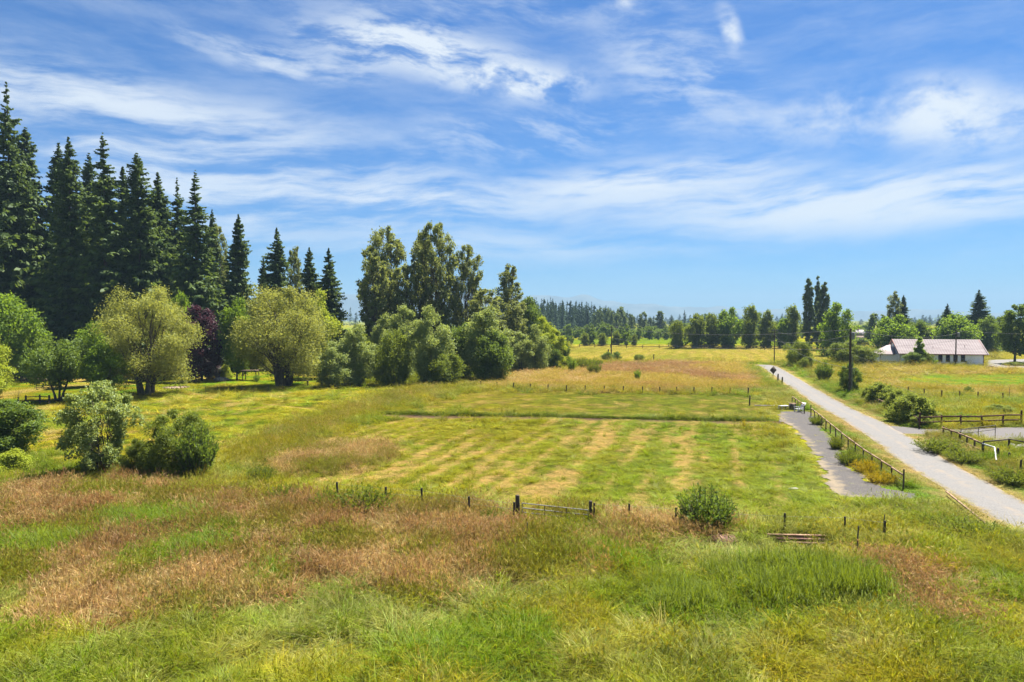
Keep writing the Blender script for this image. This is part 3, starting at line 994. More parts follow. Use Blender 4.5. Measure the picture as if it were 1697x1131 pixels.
def conifer(seed, H, R, n_br, zlow=0.04, mat=None, sparse_top=0.0, power=0.8, droop=0.35, stn=9, spray=1.0, bare=0.0, pern=3):
    """spire conifer: trunk with whorled boughs, each bough hung with flat sprays"""
    rng = np.random.default_rng(seed)
    t = rng.random(n_br) ** 0.85
    t = np.sort(t)
    if sparse_top:
        t = t[(rng.random(n_br) > sparse_top) | (t < 0.72)]
    nb = len(t)
    # boughs come in uneven tiers
    t = np.clip(t, 0, 0.995)
    z = H * (zlow + (1 - zlow) * t)
    az = rng.random(nb) * 2 * math.pi
    lump = 0.5 + 0.85 * vnoise(az * 1.1 + seed, t * 13, seed)
    Lb = R * np.maximum((1 - t) ** power, 0.035) * lump * rng.uniform(0.6, 1.25, nb)
    Lb *= np.interp(t, [0, 0.12, 0.3, 0.8, 0.93, 1], [0.75, 0.95, 1, 0.95, 0.75, 0.4])
    if bare:
        Lb *= np.where(rng.random(nb) < bare, 0.45, 1)
    s_ = np.linspace(0.12, 1.0, stn)
    S_, B = np.meshgrid(s_, np.arange(nb))
    S_, B = S_.ravel(), B.ravel()
    dr = droop * rng.uniform(0.6, 1.4, nb) * np.interp(t, [0, 0.6, 1], [1.25, 0.9, -0.5])

    def bough(b, s):
        out = Lb[b] * s
        zz = z[b] - Lb[b] * (dr[b] * s - 0.35 * dr[b] * s * s * s) + 0.10 * Lb[b] * s ** 3
        return np.stack([np.cos(az[b]) * out, np.sin(az[b]) * out, zz], -1)

    base = bough(B, S_)
    base = np.repeat(base, pern, 0)
    B2, S2 = np.repeat(B, pern), np.repeat(S_, pern)
    n = len(base)
    rad = np.stack([np.cos(az[B2]), np.sin(az[B2]), np.zeros(n)], 1)
    side = np.stack([-np.sin(az[B2]), np.cos(az[B2]), np.zeros(n)], 1)
    sgn = rng.uniform(-1, 1, n)[:, None]
    ax = unit(rad * 0.6 + side * sgn * 1.0 + np.array((0, 0, -0.55)) + rng.normal(size=(n, 3)) * 0.35)
    ln = spray * np.interp(t, [0, 0.85, 1], [1, 0.85, 0.4])[B2] * (0.42 + 0.24 * Lb[B2] * (1 - 0.55 * S2)) * rng.uniform(0.6, 1.3, n)
    nr_ = unit(np.array((0, 0, 1.0)) + rng.normal(size=(n, 3)) * 1.1)
    bi = unit(np.cross(nr_, ax))
    c = base + ax * (ln * 0.42)[:, None]
    var = np.clip(0.5 * rng.random(nb)[B2] + 0.5 * rng.random(n), 0, 1)
    crown = Geo().leaves(c, ax * (ln / 2)[:, None], bi * (ln * 0.20 + 0.08)[:, None], var).mesh('crown', mat)
    G = Geo()
    zz = np.linspace(-0.3, H * 0.985, 9)
    G.tube(np.stack([rng.normal(0, 0.05, 9), rng.normal(0, 0.05, 9), zz], 1), np.interp(zz, [-0.3, 1, H], [H * 0.014, H * 0.011, 0.03]), 7)
    for b in range(0, nb, 3):
        p = bough(np.full(4, b), np.array([0, 0.33, 0.66, 0.95]))
        G.tube(p, np.array([0.06, 0.045, 0.03, 0.012]) * (0.5 + Lb[b] / R), 3, False)
    return G.mesh('trunk', M_BARK, True), crown


def spiky_shrub(seed, H, R, stems, leaf, mat, per=26, aspect=0.22):
    """many upright wands clothed in narrow leaves"""
    rng = np.random.default_rng(seed)
    G, P_, A_, B_, V_ = Geo(), [], [], [], []
    for i in range(stems):
        a, q = rng.random() * 6.283, math.sqrt(rng.random())
        b0 = np.array((math.cos(a) * R * 0.35 * q, math.sin(a) * R * 0.35 * q, -0.1))
        hh = H * rng.uniform(0.55, 1.0) * (1 - 0.35 * q)
        e = np.array((math.cos(a) * R * q * 1.05, math.sin(a) * R * q * 1.05, hh))
        k = np.linspace(0, 1, 6)[:, None]
        path = b0 + (e - b0) * k + np.concatenate([(k - k ** 2) * rng.normal(0, 0.15 * R, 2), 0.25 * hh * (k - k * k)], 1)
        G.tube(path, np.linspace(0.028, 0.006, 6) * (H / 2.5), 4, False)
        s_ = rng.uniform(0.15, 1.02, per)
        pt = np.stack([np.interp(s_, k[:, 0], path[:, j]) for j in range(3)], 1)
        dirn = unit(e - b0)
        ax = unit(dirn * 0.7 + rng.normal(size=(per, 3)) * 0.6)
        ln = leaf * rng.uniform(0.6, 1.3, per)
        P_.append(pt + ax * ln[:, None] * 0.5)
        A_.append(ax * ln[:, None] * 0.5)
        B_.append(unit(np.cross(ax, rng.normal(size=(per, 3)))) * (ln * aspect * 0.5)[:, None])
        V_.append(np.clip(0.4 * rng.random() + 0.6 * rng.random(per), 0, 1))
    crown = Geo().leaves(*(np.concatenate(q) for q in (P_, A_, B_, V_))).mesh('foliage', mat)
    return G.mesh('stems', M_BARK, True), crown


# ------------------------------------------------------------------ foliage materials
LM = {
    'fir': leaf_mat('fir_needles', (0.016, 0.034, 0.016), (0.095, 0.120, 0.026), 0.4, 0.04),
    'fir_far': leaf_mat('hazed_fir_needles', (0.032, 0.050, 0.034), (0.062, 0.088, 0.048), 0.3, 0.02),  # paler, bluer needles: the haze of distance is put into their colour
    'willow': leaf_mat('willow_leaves', (0.085, 0.095, 0.014), (0.25, 0.23, 0.055), 0.5, 0.05),
    'green': leaf_mat('green_leaves', (0.050, 0.095, 0.006), (0.150, 0.195, 0.016), 0.55, 0.05),
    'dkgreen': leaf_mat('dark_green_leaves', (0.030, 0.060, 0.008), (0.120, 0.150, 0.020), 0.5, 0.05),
    'cotton': leaf_mat('cottonwood_leaves', (0.056, 0.072, 0.018), (0.180, 0.180, 0.055), 0.48, 0.07),
    'silver': leaf_mat('silvery_leaves', (0.075, 0.105, 0.020), (0.24, 0.25, 0.080), 0.46, 0.08),
    'olive': leaf_mat('olive_leaves', (0.046, 0.068, 0.008), (0.150, 0.165, 0.022), 0.5, 0.04),
    'yellow': leaf_mat('yellow_green_leaves', (0.15, 0.185, 0.014), (0.30, 0.30, 0.03), 0.42, 0.04),
    'purple': leaf_mat('purple_leaves', (0.028, 0.012, 0.020), (0.085, 0.028, 0.045), 0.25, 0.06, (0.10, 0.02, 0.03), green=False),
    'poplar': leaf_mat('poplar_leaves', (0.042, 0.064, 0.020), (0.115, 0.135, 0.042), 0.42, 0.05),
    'gold': leaf_mat('golden_flowering_weeds', (0.20, 0.17, 0.01), (0.40, 0.30, 0.015), 0.35, 0.02, green=False),
    'grey': leaf_mat('grey_purple_leaves', (0.10, 0.085, 0.10), (0.20, 0.17, 0.19), 0.25, 0.04, green=False),
    'weed': leaf_mat('weed_leaves', (0.060, 0.080, 0.008), (0.135, 0.145, 0.014), 0.45),
    'hedge': leaf_mat('hedge_leaves', (0.050, 0.070, 0.010), (0.20, 0.21, 0.04), 0.48),
    'brown': leaf_mat('brown_dry_leaves', (0.09, 0.05, 0.02), (0.24, 0.14, 0.07), 0.25, 0.02, green=False),
}

_cache = {}


def proto(kind):
    """(trunk mesh, crown mesh, height, half width) of a kind, built once"""
    if kind in _cache:
        return _cache[kind]
    base, v = kind.rsplit('_', 1)
    s_ = int(v) * 13 + sum(map(ord, base))
    B = broadleaf
    if base == 'fir':
        r = conifer(s_, 56, 8.2, 760, mat=LM['fir'], power=0.50 + 0.07 * (int(v) % 3), droop=0.40 + 0.1 * (int(v) % 2), spray=1.15), 56, 8.2
    elif base == 'oldfir':
        r = conifer(s_, 60, 8.6, 760, mat=LM['fir'], sparse_top=0.45, power=0.66, droop=0.6, bare=0.15, spray=1.15), 60, 8.6
    elif base == 'spruce':
        r = conifer(s_, 36, 7.2, 620, mat=LM['fir'], power=0.72, droop=0.38, spray=1.05), 36, 7.2
    elif base == 'farfir':
        r = conifer(s_, 28, 4.6, 120, mat=LM['fir_far'], power=0.85, stn=5, spray=1.5, pern=2), 28, 4.6
    elif base == 'willow':
        r = B(s_, 17, 2.6, 7.8, 'dome', 50, 0.25, 28, 42, 0.27, 0.42, 0.35, mat=LM['willow'], stems=5, trunk_r=0.55, fork=0.12, stem_spread=0.4), 17, 7.8
    elif base == 'cotton':
        r = B(s_, 27, 4.0, 7.0, 'fan', 120, 0.15, 13, 15, 0.46, 0.66, mat=LM['cotton'], stems=4, trunk_r=0.36, sig=0.36, stem_spread=0.5, fork=0.35), 27, 7.0
    elif base == 'slimcotton':
        r = B(s_, 24, 2.5, 4.4, 'fan', 84, 0.20, 12, 13, 0.44, 0.66, mat=LM['cotton'], trunk_r=0.28, fork=0.4), 24, 4.4
    elif base == 'round':
        r = B(s_, 13, 1.6, 6.2, 'round', 36, 0.27, 24, 28, 0.40, 0.62, mat=LM['green'], trunk_r=0.26), 13, 6.2
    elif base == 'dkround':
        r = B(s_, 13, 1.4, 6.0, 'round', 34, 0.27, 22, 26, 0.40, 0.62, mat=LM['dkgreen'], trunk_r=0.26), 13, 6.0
    elif base == 'purple':
        r = B(s_, 14, 1.0, 4.4, 'oval', 34, 0.27, 24, 26, 0.36, 0.66, mat=LM['purple'], trunk_r=0.22), 14, 4.4
    elif base == 'apple':
        r = B(s_, 7.6, 2.5, 4.4, 'flat', 24, 0.27, 24, 30, 0.26, 0.6, mat=LM['dkgreen'], stems=3, trunk_r=0.22, fork=0.3, stem_spread=0.5), 7.6, 4.4
    elif base == 'yapple':
        r = B(s_, 7.6, 1.8, 3.6, 'round', 22, 0.3, 24, 30, 0.26, 0.6, mat=LM['green'], stems=2, trunk_r=0.18, fork=0.3, stem_spread=0.5), 7.6, 3.6
    elif base == 'wbush':
        r = B(s_, 12, 0.4, 4.2, 'oval', 30, 0.3, 26, 30, 0.32, 0.5, 0.2, mat=LM['silver'], stems=4, trunk_r=0.16), 12, 4.2
    elif base == 'gbush':
        r = B(s_, 9, 0.2, 3.8, 'oval', 28, 0.32, 24, 28, 0.30, 0.55, mat=LM['dkgreen'], stems=4, trunk_r=0.14), 9, 3.8
    elif base == 'obush':
        r = B(s_, 7, 0.1, 4.0, 'dome', 28, 0.3, 24, 28, 0.28, 0.5, mat=LM['olive'], stems=5, trunk_r=0.12), 7, 4.0
    elif base == 'ybush':
        r = B(s_, 5, 0.1, 2.6, 'dome', 20, 0.32, 22, 26, 0.24, 0.55, mat=LM['yellow'], stems=4, trunk_r=0.08), 5, 2.6
    elif base == 'ytree':
        r = B(s_, 15, 1.5, 5.0, 'oval', 30, 0.28, 22, 26, 0.40, 0.6, mat=LM['yellow'], trunk_r=0.22), 15, 5.0
    elif base == 'nearbush':
        r = B(s_, 6.6, 0.4, 2.9, 'fan', 62, 0.17, 16, 22, 0.19, 0.5, mat=LM['silver'], stems=6, trunk_r=0.09, sig=0.34, stem_spread=0.6), 6.6, 2.9
    elif base == 'nearolive':
        r = B(s_, 4.4, 0.1, 2.7, 'dome', 48, 0.21, 26, 34, 0.13, 0.4, mat=LM['olive'], stems=7, trunk_r=0.07, sig=0.34, stem_spread=0.6), 4.4, 2.7
    elif base == 'hedge':
        r = B(s_, 3.6, 0.1, 2.6, 'dome', 34, 0.24, 24, 26, 0.20, 0.55, mat=LM['hedge'], stems=5, trunk_r=0.06), 3.6, 2.6
    elif base == 'conebush':
        r = B(s_, 6.8, 0.2, 2.6, 'cone', 40, 0.26, 18, 20, 0.30, 0.5, mat=LM['green'], trunk_r=0.12), 6.8, 2.6
    elif base == 'lawntree':
        r = B(s_, 16, 3.2, 5.2, 'oval', 44, 0.24, 18, 22, 0.46, 0.62, mat=LM['dkgreen'], trunk_r=0.3), 16, 5.2
    elif base == 'poplar':
        r = B(s_, 30, 0.8, 2.3, 'column', 50, 0.36, 18, 22, 0.48, 0.6, mat=LM['poplar'], trunk_r=0.3, up=0.6, squash=1.9), 30, 2.3
    elif base == 'rowtree':
        r = B(s_, 15, 0.4, 6.6, 'oval', 34, 0.30, 16, 18, 0.62, 0.65, mat=LM['olive'], trunk_r=0.26), 15, 6.0
    elif base == 'growtree':
        r = B(s_, 15, 0.4, 6.8, 'oval', 36, 0.30, 16, 20, 0.62, 0.65, mat=LM['green'], trunk_r=0.28), 15, 6.2
    elif base == 'fartree':
        r = B(s_, 14, 0.8, 5.5, 'round', 18, 0.34, 10, 10, 1.1, 0.7, mat=LM['dkgreen'], trunk_r=0.25), 14, 5.5
    elif base == 'farcotton':
        r = B(s_, 22, 1.5, 5.0, 'tall', 20, 0.32, 10, 11, 1.2, 0.7, mat=LM['poplar'], trunk_r=0.3), 22, 5.0
    elif base == 'wand':
        r = spiky_shrub(s_, 2.7, 1.5, 150, 0.24, LM['dkgreen'], 34, 0.26), 2.7, 1.5
    elif base == 'wandgreen':
        r = spiky_shrub(s_, 2.6, 1.3, 46, 0.30, LM['green'], 30, 0.3), 2.6, 1.3
    elif base == 'wandyellow':
        r = spiky_shrub(s_, 1.2, 0.7, 34, 0.16, LM['yellow'], 22, 0.4), 1.2, 0.7
    elif base == 'goldweed':
        r = spiky_shrub(s_, 1.0, 1.6, 150, 0.13, LM['gold'], 20, 0.4), 1.0, 1.6
    elif base == 'weed':
        r = spiky_shrub(s_, 1.7, 1.6, 150, 0.20, LM['weed'], 26, 0.24), 1.7, 1.6
    elif base == 'drybush':
        r = spiky_shrub(s_, 1.0, 1.4, 160, 0.16, LM['brown'], 18, 0.2), 1.0, 1.4
    elif base == 'greyshrub':
        r = B(s_, 3, 0.1, 2.2, 'dome', 16, 0.34, 16, 16, 0.3, 0.6, mat=LM['grey'], stems=3, trunk_r=0.06), 3, 2.2
    else:
        raise KeyError(kind)
    (tr, cr), H, Rr = r
    _cache[kind] = (tr, cr, H, Rr)
    return _cache[kind]


_rot = random.Random(3)


def plant(name, kind, px, Y, top_py, half_px, label, cat, group=None, rz=None, lean=0.0):
    """a plant at column px of the photograph, Y metres out, up to row top_py and half_px wide"""
    tr, cr, H, Rr = proto(kind)
    x = X_at(px, Y)
    z0 = gz(x, Y)
    h = Z_at(top_py, Y) - z0
    w = half_px / 1131.3 * Y
    o = thing(name, label, cat, (x, Y, z0), _rot.uniform(0, 6.28) if rz is None else rz, (w / Rr, w / Rr, h / H), group)
    if name in ('fir_tree', 'spruce_tree', 'cottonwood_tree'):
        o.rotation_euler[0], o.rotation_euler[1] = _rot.uniform(-0.02, 0.02), _rot.uniform(-0.02, 0.02)
    if lean:
        o.rotation_euler[1] = lean
    child('stems' if tr.name.startswith('stems') else 'trunk', tr, o)
    child('foliage' if cr.name.startswith('foliage') else 'crown', cr, o)
    return o


def Yb(py):
    return P(848.5, py)[1]
# ------------------------------------------------------------------ the tall firs at the left
GF = 'tall firs in the wood at the left'
for kind, px, Y, top, hw, lab in (
    ('oldfir_1', 22, 152, 135, 67, 'tallest fir of all, thin ragged spire rising over the left wood'),
    ('fir_2', -28, 150, 196, 67, 'full dark fir cut by the left edge of the photo, left of the tallest spire'),
    ('fir_3', 58, 158, 212, 57, 'fir close behind the right side of the tallest ragged spire'),
    ('fir_4', 98, 162, 236, 52, 'slim fir between the tallest spire and the broad twin topped firs'),
    ('fir_5', 120, 150, 226, 60, 'broad dark fir third from the left, top a little below its pointed right neighbour'),
    ('fir_1', 147, 168, 252, 48, 'fir half hidden behind the broad third fir'),
    ('oldfir_2', 178, 149, 218, 64, 'fir with a pointed top standing out second highest in the left wood'),
    ('fir_2', 208, 165, 276, 50, 'short fir filling the gap right of the second highest spire'),
    ('fir_3', 238, 153, 252, 55, 'fir with a neat cone top midway along the left wood'),
    ('fir_4', 268, 158, 284, 50, 'fir right of the neat cone topped one, slender crown'),
    ('oldfir_1', 301, 164, 293, 45, 'thin fir just left of the last tall spire of the wood'),
    ('oldfir_2', 327, 150, 282, 52, 'last tall fir at the right end of the dense wood, tiered boughs'),
    ('fir_5', 352, 172, 345, 31, 'low fir tucked behind the right end of the wood'),
    ('spruce_1', 394, 160, 355, 45, 'broad lone spruce with a wide cone right of the gap in the wood'),
    ('spruce_2', 376, 178, 420, 28, 'smaller spruce behind the broad lone spruce'),
    ('spruce_3', 462, 166, 377, 43, 'spruce with a sharp tip above the big willow'),
    ('spruce_2', 440, 176, 424, 26, 'short spruce at the left shoulder of the sharp tipped one'),
    ('spruce_1', 513, 170, 410, 36, 'blunt dark spruce above the right part of the big willow'),
    ('spruce_3', 546, 162, 411, 40, 'spruce with spreading lower boughs, last before the cottonwoods'),
    ('fir_1', -75, 154, 240, 64, 'fir just outside the left edge of the photo'),
    ('fir_2', 10, 186, 300, 72, 'rear fir deep in the wood behind the tallest spire'),
    ('fir_3', 160, 190, 330, 72, 'rear fir deep in the wood behind the second highest spire'),
    ('fir_4', 285, 188, 360, 67, 'rear fir deep in the wood behind the slender right hand firs'),
):
    plant('fir_tree' if 'fir' in kind else 'spruce_tree', kind, px, Y, top, hw, lab, 'fir tree' if 'fir' in kind else 'spruce tree', GF)

plant('thin_tree', 'slimcotton_3', 362, 174, 372, 20, 'thin leafed tree showing pale against the sky between wood and lone spruce', 'tree')
plant('thin_tree', 'slimcotton_2', 490, 174, 408, 18, 'narrow pale tree squeezed between two spruces above the big willow', 'tree')

# ------------------------------------------------------------------ orchard and yard at the left
plant('green_tree', 'round_1', 14, 128, 492, 56, 'bright green rounded tree at the left edge below the firs', 'tree')
plant('green_tree', 'ytree_2', -14, 104, 556, 34, 'yellow green young tree cut by the left edge, in front of the rounded tree', 'tree')
plant('apple_tree', 'apple_1', 96, 101, 566, 54, 'old apple tree with a low forked trunk and spreading flat crown', 'apple tree')
plant('apple_tree', 'yapple_2', 168, 102, 572, 38, 'smaller apple tree leaning beside the low forked one', 'apple tree', lean=0.12)
plant('green_tree', 'round_3', 152, 122, 540, 34, 'green tree peeping out left of the round grey willow', 'tree')
plant('willow_tree', 'willow_1', 241, 108, 478, 84, 'round grey green willow standing alone with a short thick trunk', 'willow')
plant('green_tree', 'round_2', 300, 138, 490, 28, 'light green tree behind the right top of the round willow', 'tree')
plant('purple_tree', 'purple_1', 334, 134, 505, 38, 'dark purple leaved tree between the two willows', 'tree')
plant('willow_tree', 'willow_2', 470, 123, 480, 88, 'wide spreading willow with a leaning limb, right of the purple tree', 'willow')
plant('green_tree', 'ytree_1', 528, 140, 486, 34, 'bright yellow green tree behind the right side of the wide willow', 'tree')
plant('green_tree', 'round_3', 392, 136, 502, 30, 'fresh green tree behind the left side of the wide willow', 'tree')
plant('willow_shrub', 'wbush_2', 556, 121, 568, 32, 'pale willow shrub at the right foot of the wide willow', 'shrub')
plant('shrub', 'ybush_1', 372, 137, 606, 12, 'small yellow shrub beside the pale rocks in the yard', 'shrub')
plant('shrub', 'greyshrub_1', 352, 137, 596, 17, 'greyish purple shrub under the purple tree', 'shrub')
plant('shrub', 'gbush_2', 418, 180, 560, 26, 'dark shrub on the lawn beyond the wide willow', 'shrub')
plant('shrub', 'ybush_2', 385, 190, 556, 18, 'yellowish shrub far back on the lawn left of the wide willow', 'shrub')
plant('shrub', 'wandgreen_2', 425, 132, 618, 7, 'little tuft shrub beside the wooden shelter posts', 'shrub')

# near bushes at the left
plant('bush', 'nearbush_1', 168, 52, 636, 68, 'leafy pale green bush tallest of the near clump at the left', 'bush')
plant('bush', 'nearolive_2', 296, 53, 684, 68, 'darker olive bush right of the tall pale bush', 'bush')
plant('bush', 'wand_2', 325, 51, 690, 34, 'wispy upright sapling poking out of the olive bush', 'bush')
plant('bush', 'gbush_1', 14, 61, 664, 54, 'dense dark rounded bush at the left edge of the pasture', 'bush')
plant('bush', 'ybush_2', 14, 52, 748, 30, 'low yellow bush in front of the dark bush at the left edge', 'bush')
plant('bush', 'nearolive_1', 232, 51, 730, 36, 'low leafy growth joining the tall pale bush and the olive bush', 'bush')

# ------------------------------------------------------------------ the cottonwood grove in the middle
GG = 'trees and bushes of the grove in the middle'
for kind, px, Y, top, hw, name, lab in (
    ('cotton_1', 638, 168, 379, 46, 'cottonwood_tree', 'tall cottonwood with a rounded top, left one of the two highest in the grove'),
    ('slimcotton_1', 622, 158, 418, 30, 'cottonwood_tree', 'narrow cottonwood in front of the left high one'),
    ('slimcotton_2', 668, 160, 440, 28, 'cottonwood_tree', 'short cottonwood filling the gap between the two highest'),
    ('cotton_2', 724, 166, 371, 44, 'cottonwood_tree', 'highest cottonwood of the grove, airy crown with dark stems'),
    ('cotton_3', 772, 170, 408, 32, 'cottonwood_tree', 'cottonwood forming the right shoulder of the highest one'),
    ('slimcotton_3', 697, 172, 384, 24, 'cottonwood_tree', 'thin cottonwood at the left shoulder of the highest one'),
    ('slimcotton_1', 842, 190, 440, 28, 'cottonwood_tree', 'lone airy cottonwood right of the highest pair'),
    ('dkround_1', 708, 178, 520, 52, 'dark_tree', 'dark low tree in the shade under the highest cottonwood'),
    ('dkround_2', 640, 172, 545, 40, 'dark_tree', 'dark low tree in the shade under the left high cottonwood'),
    ('ytree_3', 596, 152, 540, 32, 'green_tree', 'yellow green pointed tree behind the left end of the grove'),
    ('dkround_3', 566, 150, 560, 34, 'dark_tree', 'dark green tree between the wide willow and the grove'),
    ('wbush_1', 592, 124, 543, 33, 'bush', 'upright bush at the left end of the grove front'),
    ('obush_1', 652, 124, 552, 34, 'bush', 'rounded olive bush second along the grove front'),
    ('wbush_3', 714, 125, 512, 40, 'bush', 'tallest pale willow bush at the grove front, pointed top'),
    ('obush_2', 738, 122, 588, 34, 'bush', 'low olive bush at the right foot of the tallest pale bush'),
    ('wbush_2', 672, 140, 510, 34, 'bush', 'silvery bush behind the rounded olive bush'),
    ('wbush_3', 640, 146, 524, 30, 'bush', 'silvery leafed bush below the left high cottonwood'),
    ('gbush_1', 768, 136, 538, 30, 'bush', 'dark bush in the grove front right of the tallest pale bush'),
    ('wbush_1', 808, 134, 512, 42, 'bush', 'broad pale bush on the grassy bank, right of the dark bush'),
    ('gbush_3', 818, 131, 552, 34, 'bush', 'dark lower bush at the foot of the broad pale bush'),
    ('slimcotton_2', 806, 158, 478, 36, 'cottonwood_tree', 'young cottonwood behind the broad pale bush'),
    ('slimcotton_3', 850, 176, 500, 28, 'cottonwood_tree', 'young cottonwood under the lone airy one'),
    ('dkround_2', 872, 196, 496, 32, 'dark_tree', 'dark rounded tree at the right rear of the grove'),
    ('wbush_2', 862, 156, 552, 26, 'bush', 'pale bush near the right end of the grove'),
    ('wbush_3', 888, 158, 541, 24, 'bush', 'pointed silvery bush third from the right end of the grove'),
    ('ytree_1', 900, 172, 528, 24, 'green_tree', 'yellow green tree at the right end of the grove'),
    ('ytree_2', 918, 168, 546, 24, 'green_tree', 'lower yellow green tree ending the grove on the right'),
    ('gbush_2', 908, 165, 570, 22, 'bush', 'dark bush at the foot of the yellow green end trees'),
    ('gbush_1', 938, 170, 568, 9, 'bush', 'little bush standing just off the right end of the grove'),
):
    if name:
        plant(name, kind, px, Y, top, hw, lab, name.split('_')[-1] if name != 'cottonwood_tree' else 'cottonwood', GG)

# saplings in the rough field
for px, py, top, hw, kind, lab in (
    (948, 618, 586, 9, 'wandgreen_1', 'slender green sapling left of the sapling thicket in the rough field'),
    (965, 612, 590, 16, 'weed_1', 'left clump of the bright sapling thicket in the rough field'),
    (985, 608, 592, 15, 'weed_2', 'right clump of the bright sapling thicket in the rough field'),
    (1057, 632, 608, 7, 'wandgreen_2', 'single bright green sapling alone in the reddish grass'),
    (1007, 598, 584, 12, 'gbush_3', 'dark bush at the foot of the far power pole'),
    (1022, 597, 583, 9, 'gbush_1', 'small dark bush right of the far power pole'),
    (1060, 599, 588, 12, 'obush_2', 'low olive bush in the rough field right of the far pole'),
):
    plant('sapling' if 'sapling' in lab else 'bush', kind, px, Yb(py), top, hw, lab, 'sapling' if 'sapling' in lab else 'bush')

# ------------------------------------------------------------------ far bushes, the row along the far fence, trees behind
GB = 'round bushes along the far hedge line'
for i, (px, Y, top, hw, kind) in enumerate(((938, 330, 556, 8, 'fartree_1'), (947, 332, 557, 6, 'fartree_2'), (969, 318, 552, 9, 'rowtree_2'), (981, 320, 549, 8, 'fartree_1'), (998, 318, 553, 10, 'rowtree_1'),
                                            (1022, 322, 550, 11, 'rowtree_2'), (1036, 318, 549, 11, 'fartree_3'), (1051, 316, 554, 6, 'rowtree_1'), (1058, 395, 545, 8, 'fartree_2'), (1104, 400, 551, 6, 'fartree_1'))):
    where = ('leftmost, beside the grove end', 'second from the grove end, small', 'third from the grove end', 'fourth from the grove end, narrow', 'left of the far power pole',
             'directly right of the far power pole', 'second right of the far power pole', 'thin one third right of the far power pole', 'farther back, in front of the brown field', 'small one just left of the tall fence row')[i]
    plant('round_bush', kind, px, Y, top, hw, 'far round bush on the hedge line, ' + where, 'bush', GB)

GR = 'trees in the row along the far pasture fence'
ROW = ((1122, 284, 533, 16, 'rowtree_1', 'first and lowest tree at the left end'), (1154, 286, 522, 21, 'rowtree_2', 'second tree from the left end, broad'),
       (1181, 288, 520, 16, 'rowtree_1', 'third tree from the left end, narrow'), (1207, 287, 512, 22, 'growtree_1', 'fourth tree from left, full and fresh green'),
       (1243, 288, 508, 18, 'rowtree_3', 'fifth tree from left, tall beside a bare gap'), (1272, 288, 516, 16, 'rowtree_2', 'sixth tree from the left end, by lane pole'),
       (1298, 286, 528, 14, 'growtree_2', 'low seventh tree right of the lane pole'), (1312, 288, 508, 17, 'rowtree_3', 'eighth tree, just left of the tall poplars'))
for px, Y, top, hw, kind, lab in ROW:
    plant('row_tree', kind, px, Y, top, hw, lab + ' of the far fence row', 'tree', GR)
GP = 'tall lombardy poplars'
plant('poplar_tree', 'poplar_1', 1339, 270, 463, 10, 'left one of the three tall columnar poplars', 'poplar', GP)
plant('poplar_tree', 'poplar_2', 1354, 276, 460, 7, 'thin middle one of the three tall columnar poplars', 'poplar', GP)
plant('poplar_tree', 'poplar_3', 1364, 268, 466, 10, 'right one of the three tall columnar poplars', 'poplar', GP)
plant('green_tree', 'growtree_3', 1386, 226, 506, 28, 'big fresh green tree right of the tall poplars', 'tree')
plant('bush', 'obush_1', 1322, Yb(608), 567, 24, 'large round olive bush beside the end of the lane', 'bush')
plant('bush', 'obush_2', 1336, Yb(612), 592, 14, 'low bush at the right foot of the large round olive bush', 'bush')
plant('bush', 'obush_2', 1402, 184, 566, 34, 'wide dark olive bush behind the near power pole, left mound', 'bush')
plant('bush', 'obush_1', 1432, 180, 576, 30, 'wide dark olive bush behind the near power pole, right mound', 'bush')
plant('bush', 'wand_1', 1366, Yb(632), 594, 15, 'small feathery bush on the verge left of the near power pole', 'bush')
plant('bush', 'gbush_2', 1409, Yb(652), 600, 18, 'slim dark bush growing round the near power pole', 'bush')
GH = 'trees around the white building'
for px, Y, top, hw, kind, name, lab in (
    (1446, 330, 518, 14, 'farcotton_1', 'tree', 'hazy pale tree left of the dark double topped tree'),
    (1464, 340, 520, 10, 'farcotton_2', 'tree', 'small hazy tree touching the dark double topped tree'),
    (1481, 290, 484, 14, 'slimcotton_1', 'dark_tree', 'left crown of the dark double topped trees behind the building'),
    (1496, 292, 489, 20, 'spruce_1', 'dark_tree', 'right crown of the dark double topped trees behind the building'),
    (1480, 232, 524, 32, 'growtree_1', 'green_tree', 'bright rounded tree behind the left end of the building'),
    (1520, 250, 532, 26, 'dkround_1', 'dark_tree', 'low dark tree behind the middle of the building roof'),
    (1582, 236, 521, 32, 'growtree_2', 'green_tree', 'bright rounded tree behind the right half of the building'),
    (1570, 300, 503, 19, 'spruce_2', 'spruce_tree', 'far spruce rising over the rounded tree behind the building'),
    (1556, 305, 528, 16, 'spruce_3', 'spruce_tree', 'short far spruce left of the taller far one'),
    (1621, 262, 480, 32, 'spruce_2', 'spruce_tree', 'tall broad spruce behind the right end of the building'),
    (1638, 250, 524, 22, 'gbush_1', 'dark_tree', 'dark dense tree below the tall broad spruce'),
    (1682, 186, 506, 31, 'lawntree_1', 'green_tree', 'large green tree with a bare trunk at the right edge'),
    (1425, 310, 560, 16, 'fartree_1', 'bush', 'low hedge bush in front of the far house'),
    (1752, 210, 500, 36, 'growtree_1', 'green_tree', 'green tree beyond the right edge of the photo'),
    (1540, 340, 545, 24, 'fartree_2', 'tree', 'far low tree seen over the middle of the roof'),
    (1655, 300, 540, 20, 'fartree_3', 'tree', 'far dim tree between spruce and right edge tree'),
):
    plant(name, kind, px, Y, top, hw, lab, 'spruce tree' if 'spruce_' in name else name.split('_')[-1], GH)
plant('conical_tree', 'conebush_1', 1524, 176, 560, 17, 'conical young tree against the front wall of the white building', 'tree')
plant('bush', 'gbush_1', 1513, 174, 584, 17, 'dark bush at the left foot of the conical tree by the building', 'bush')
plant('bush', 'wandgreen_1', 1546, 174, 590, 8, 'small light shrub right of the conical tree by the building', 'shrub')
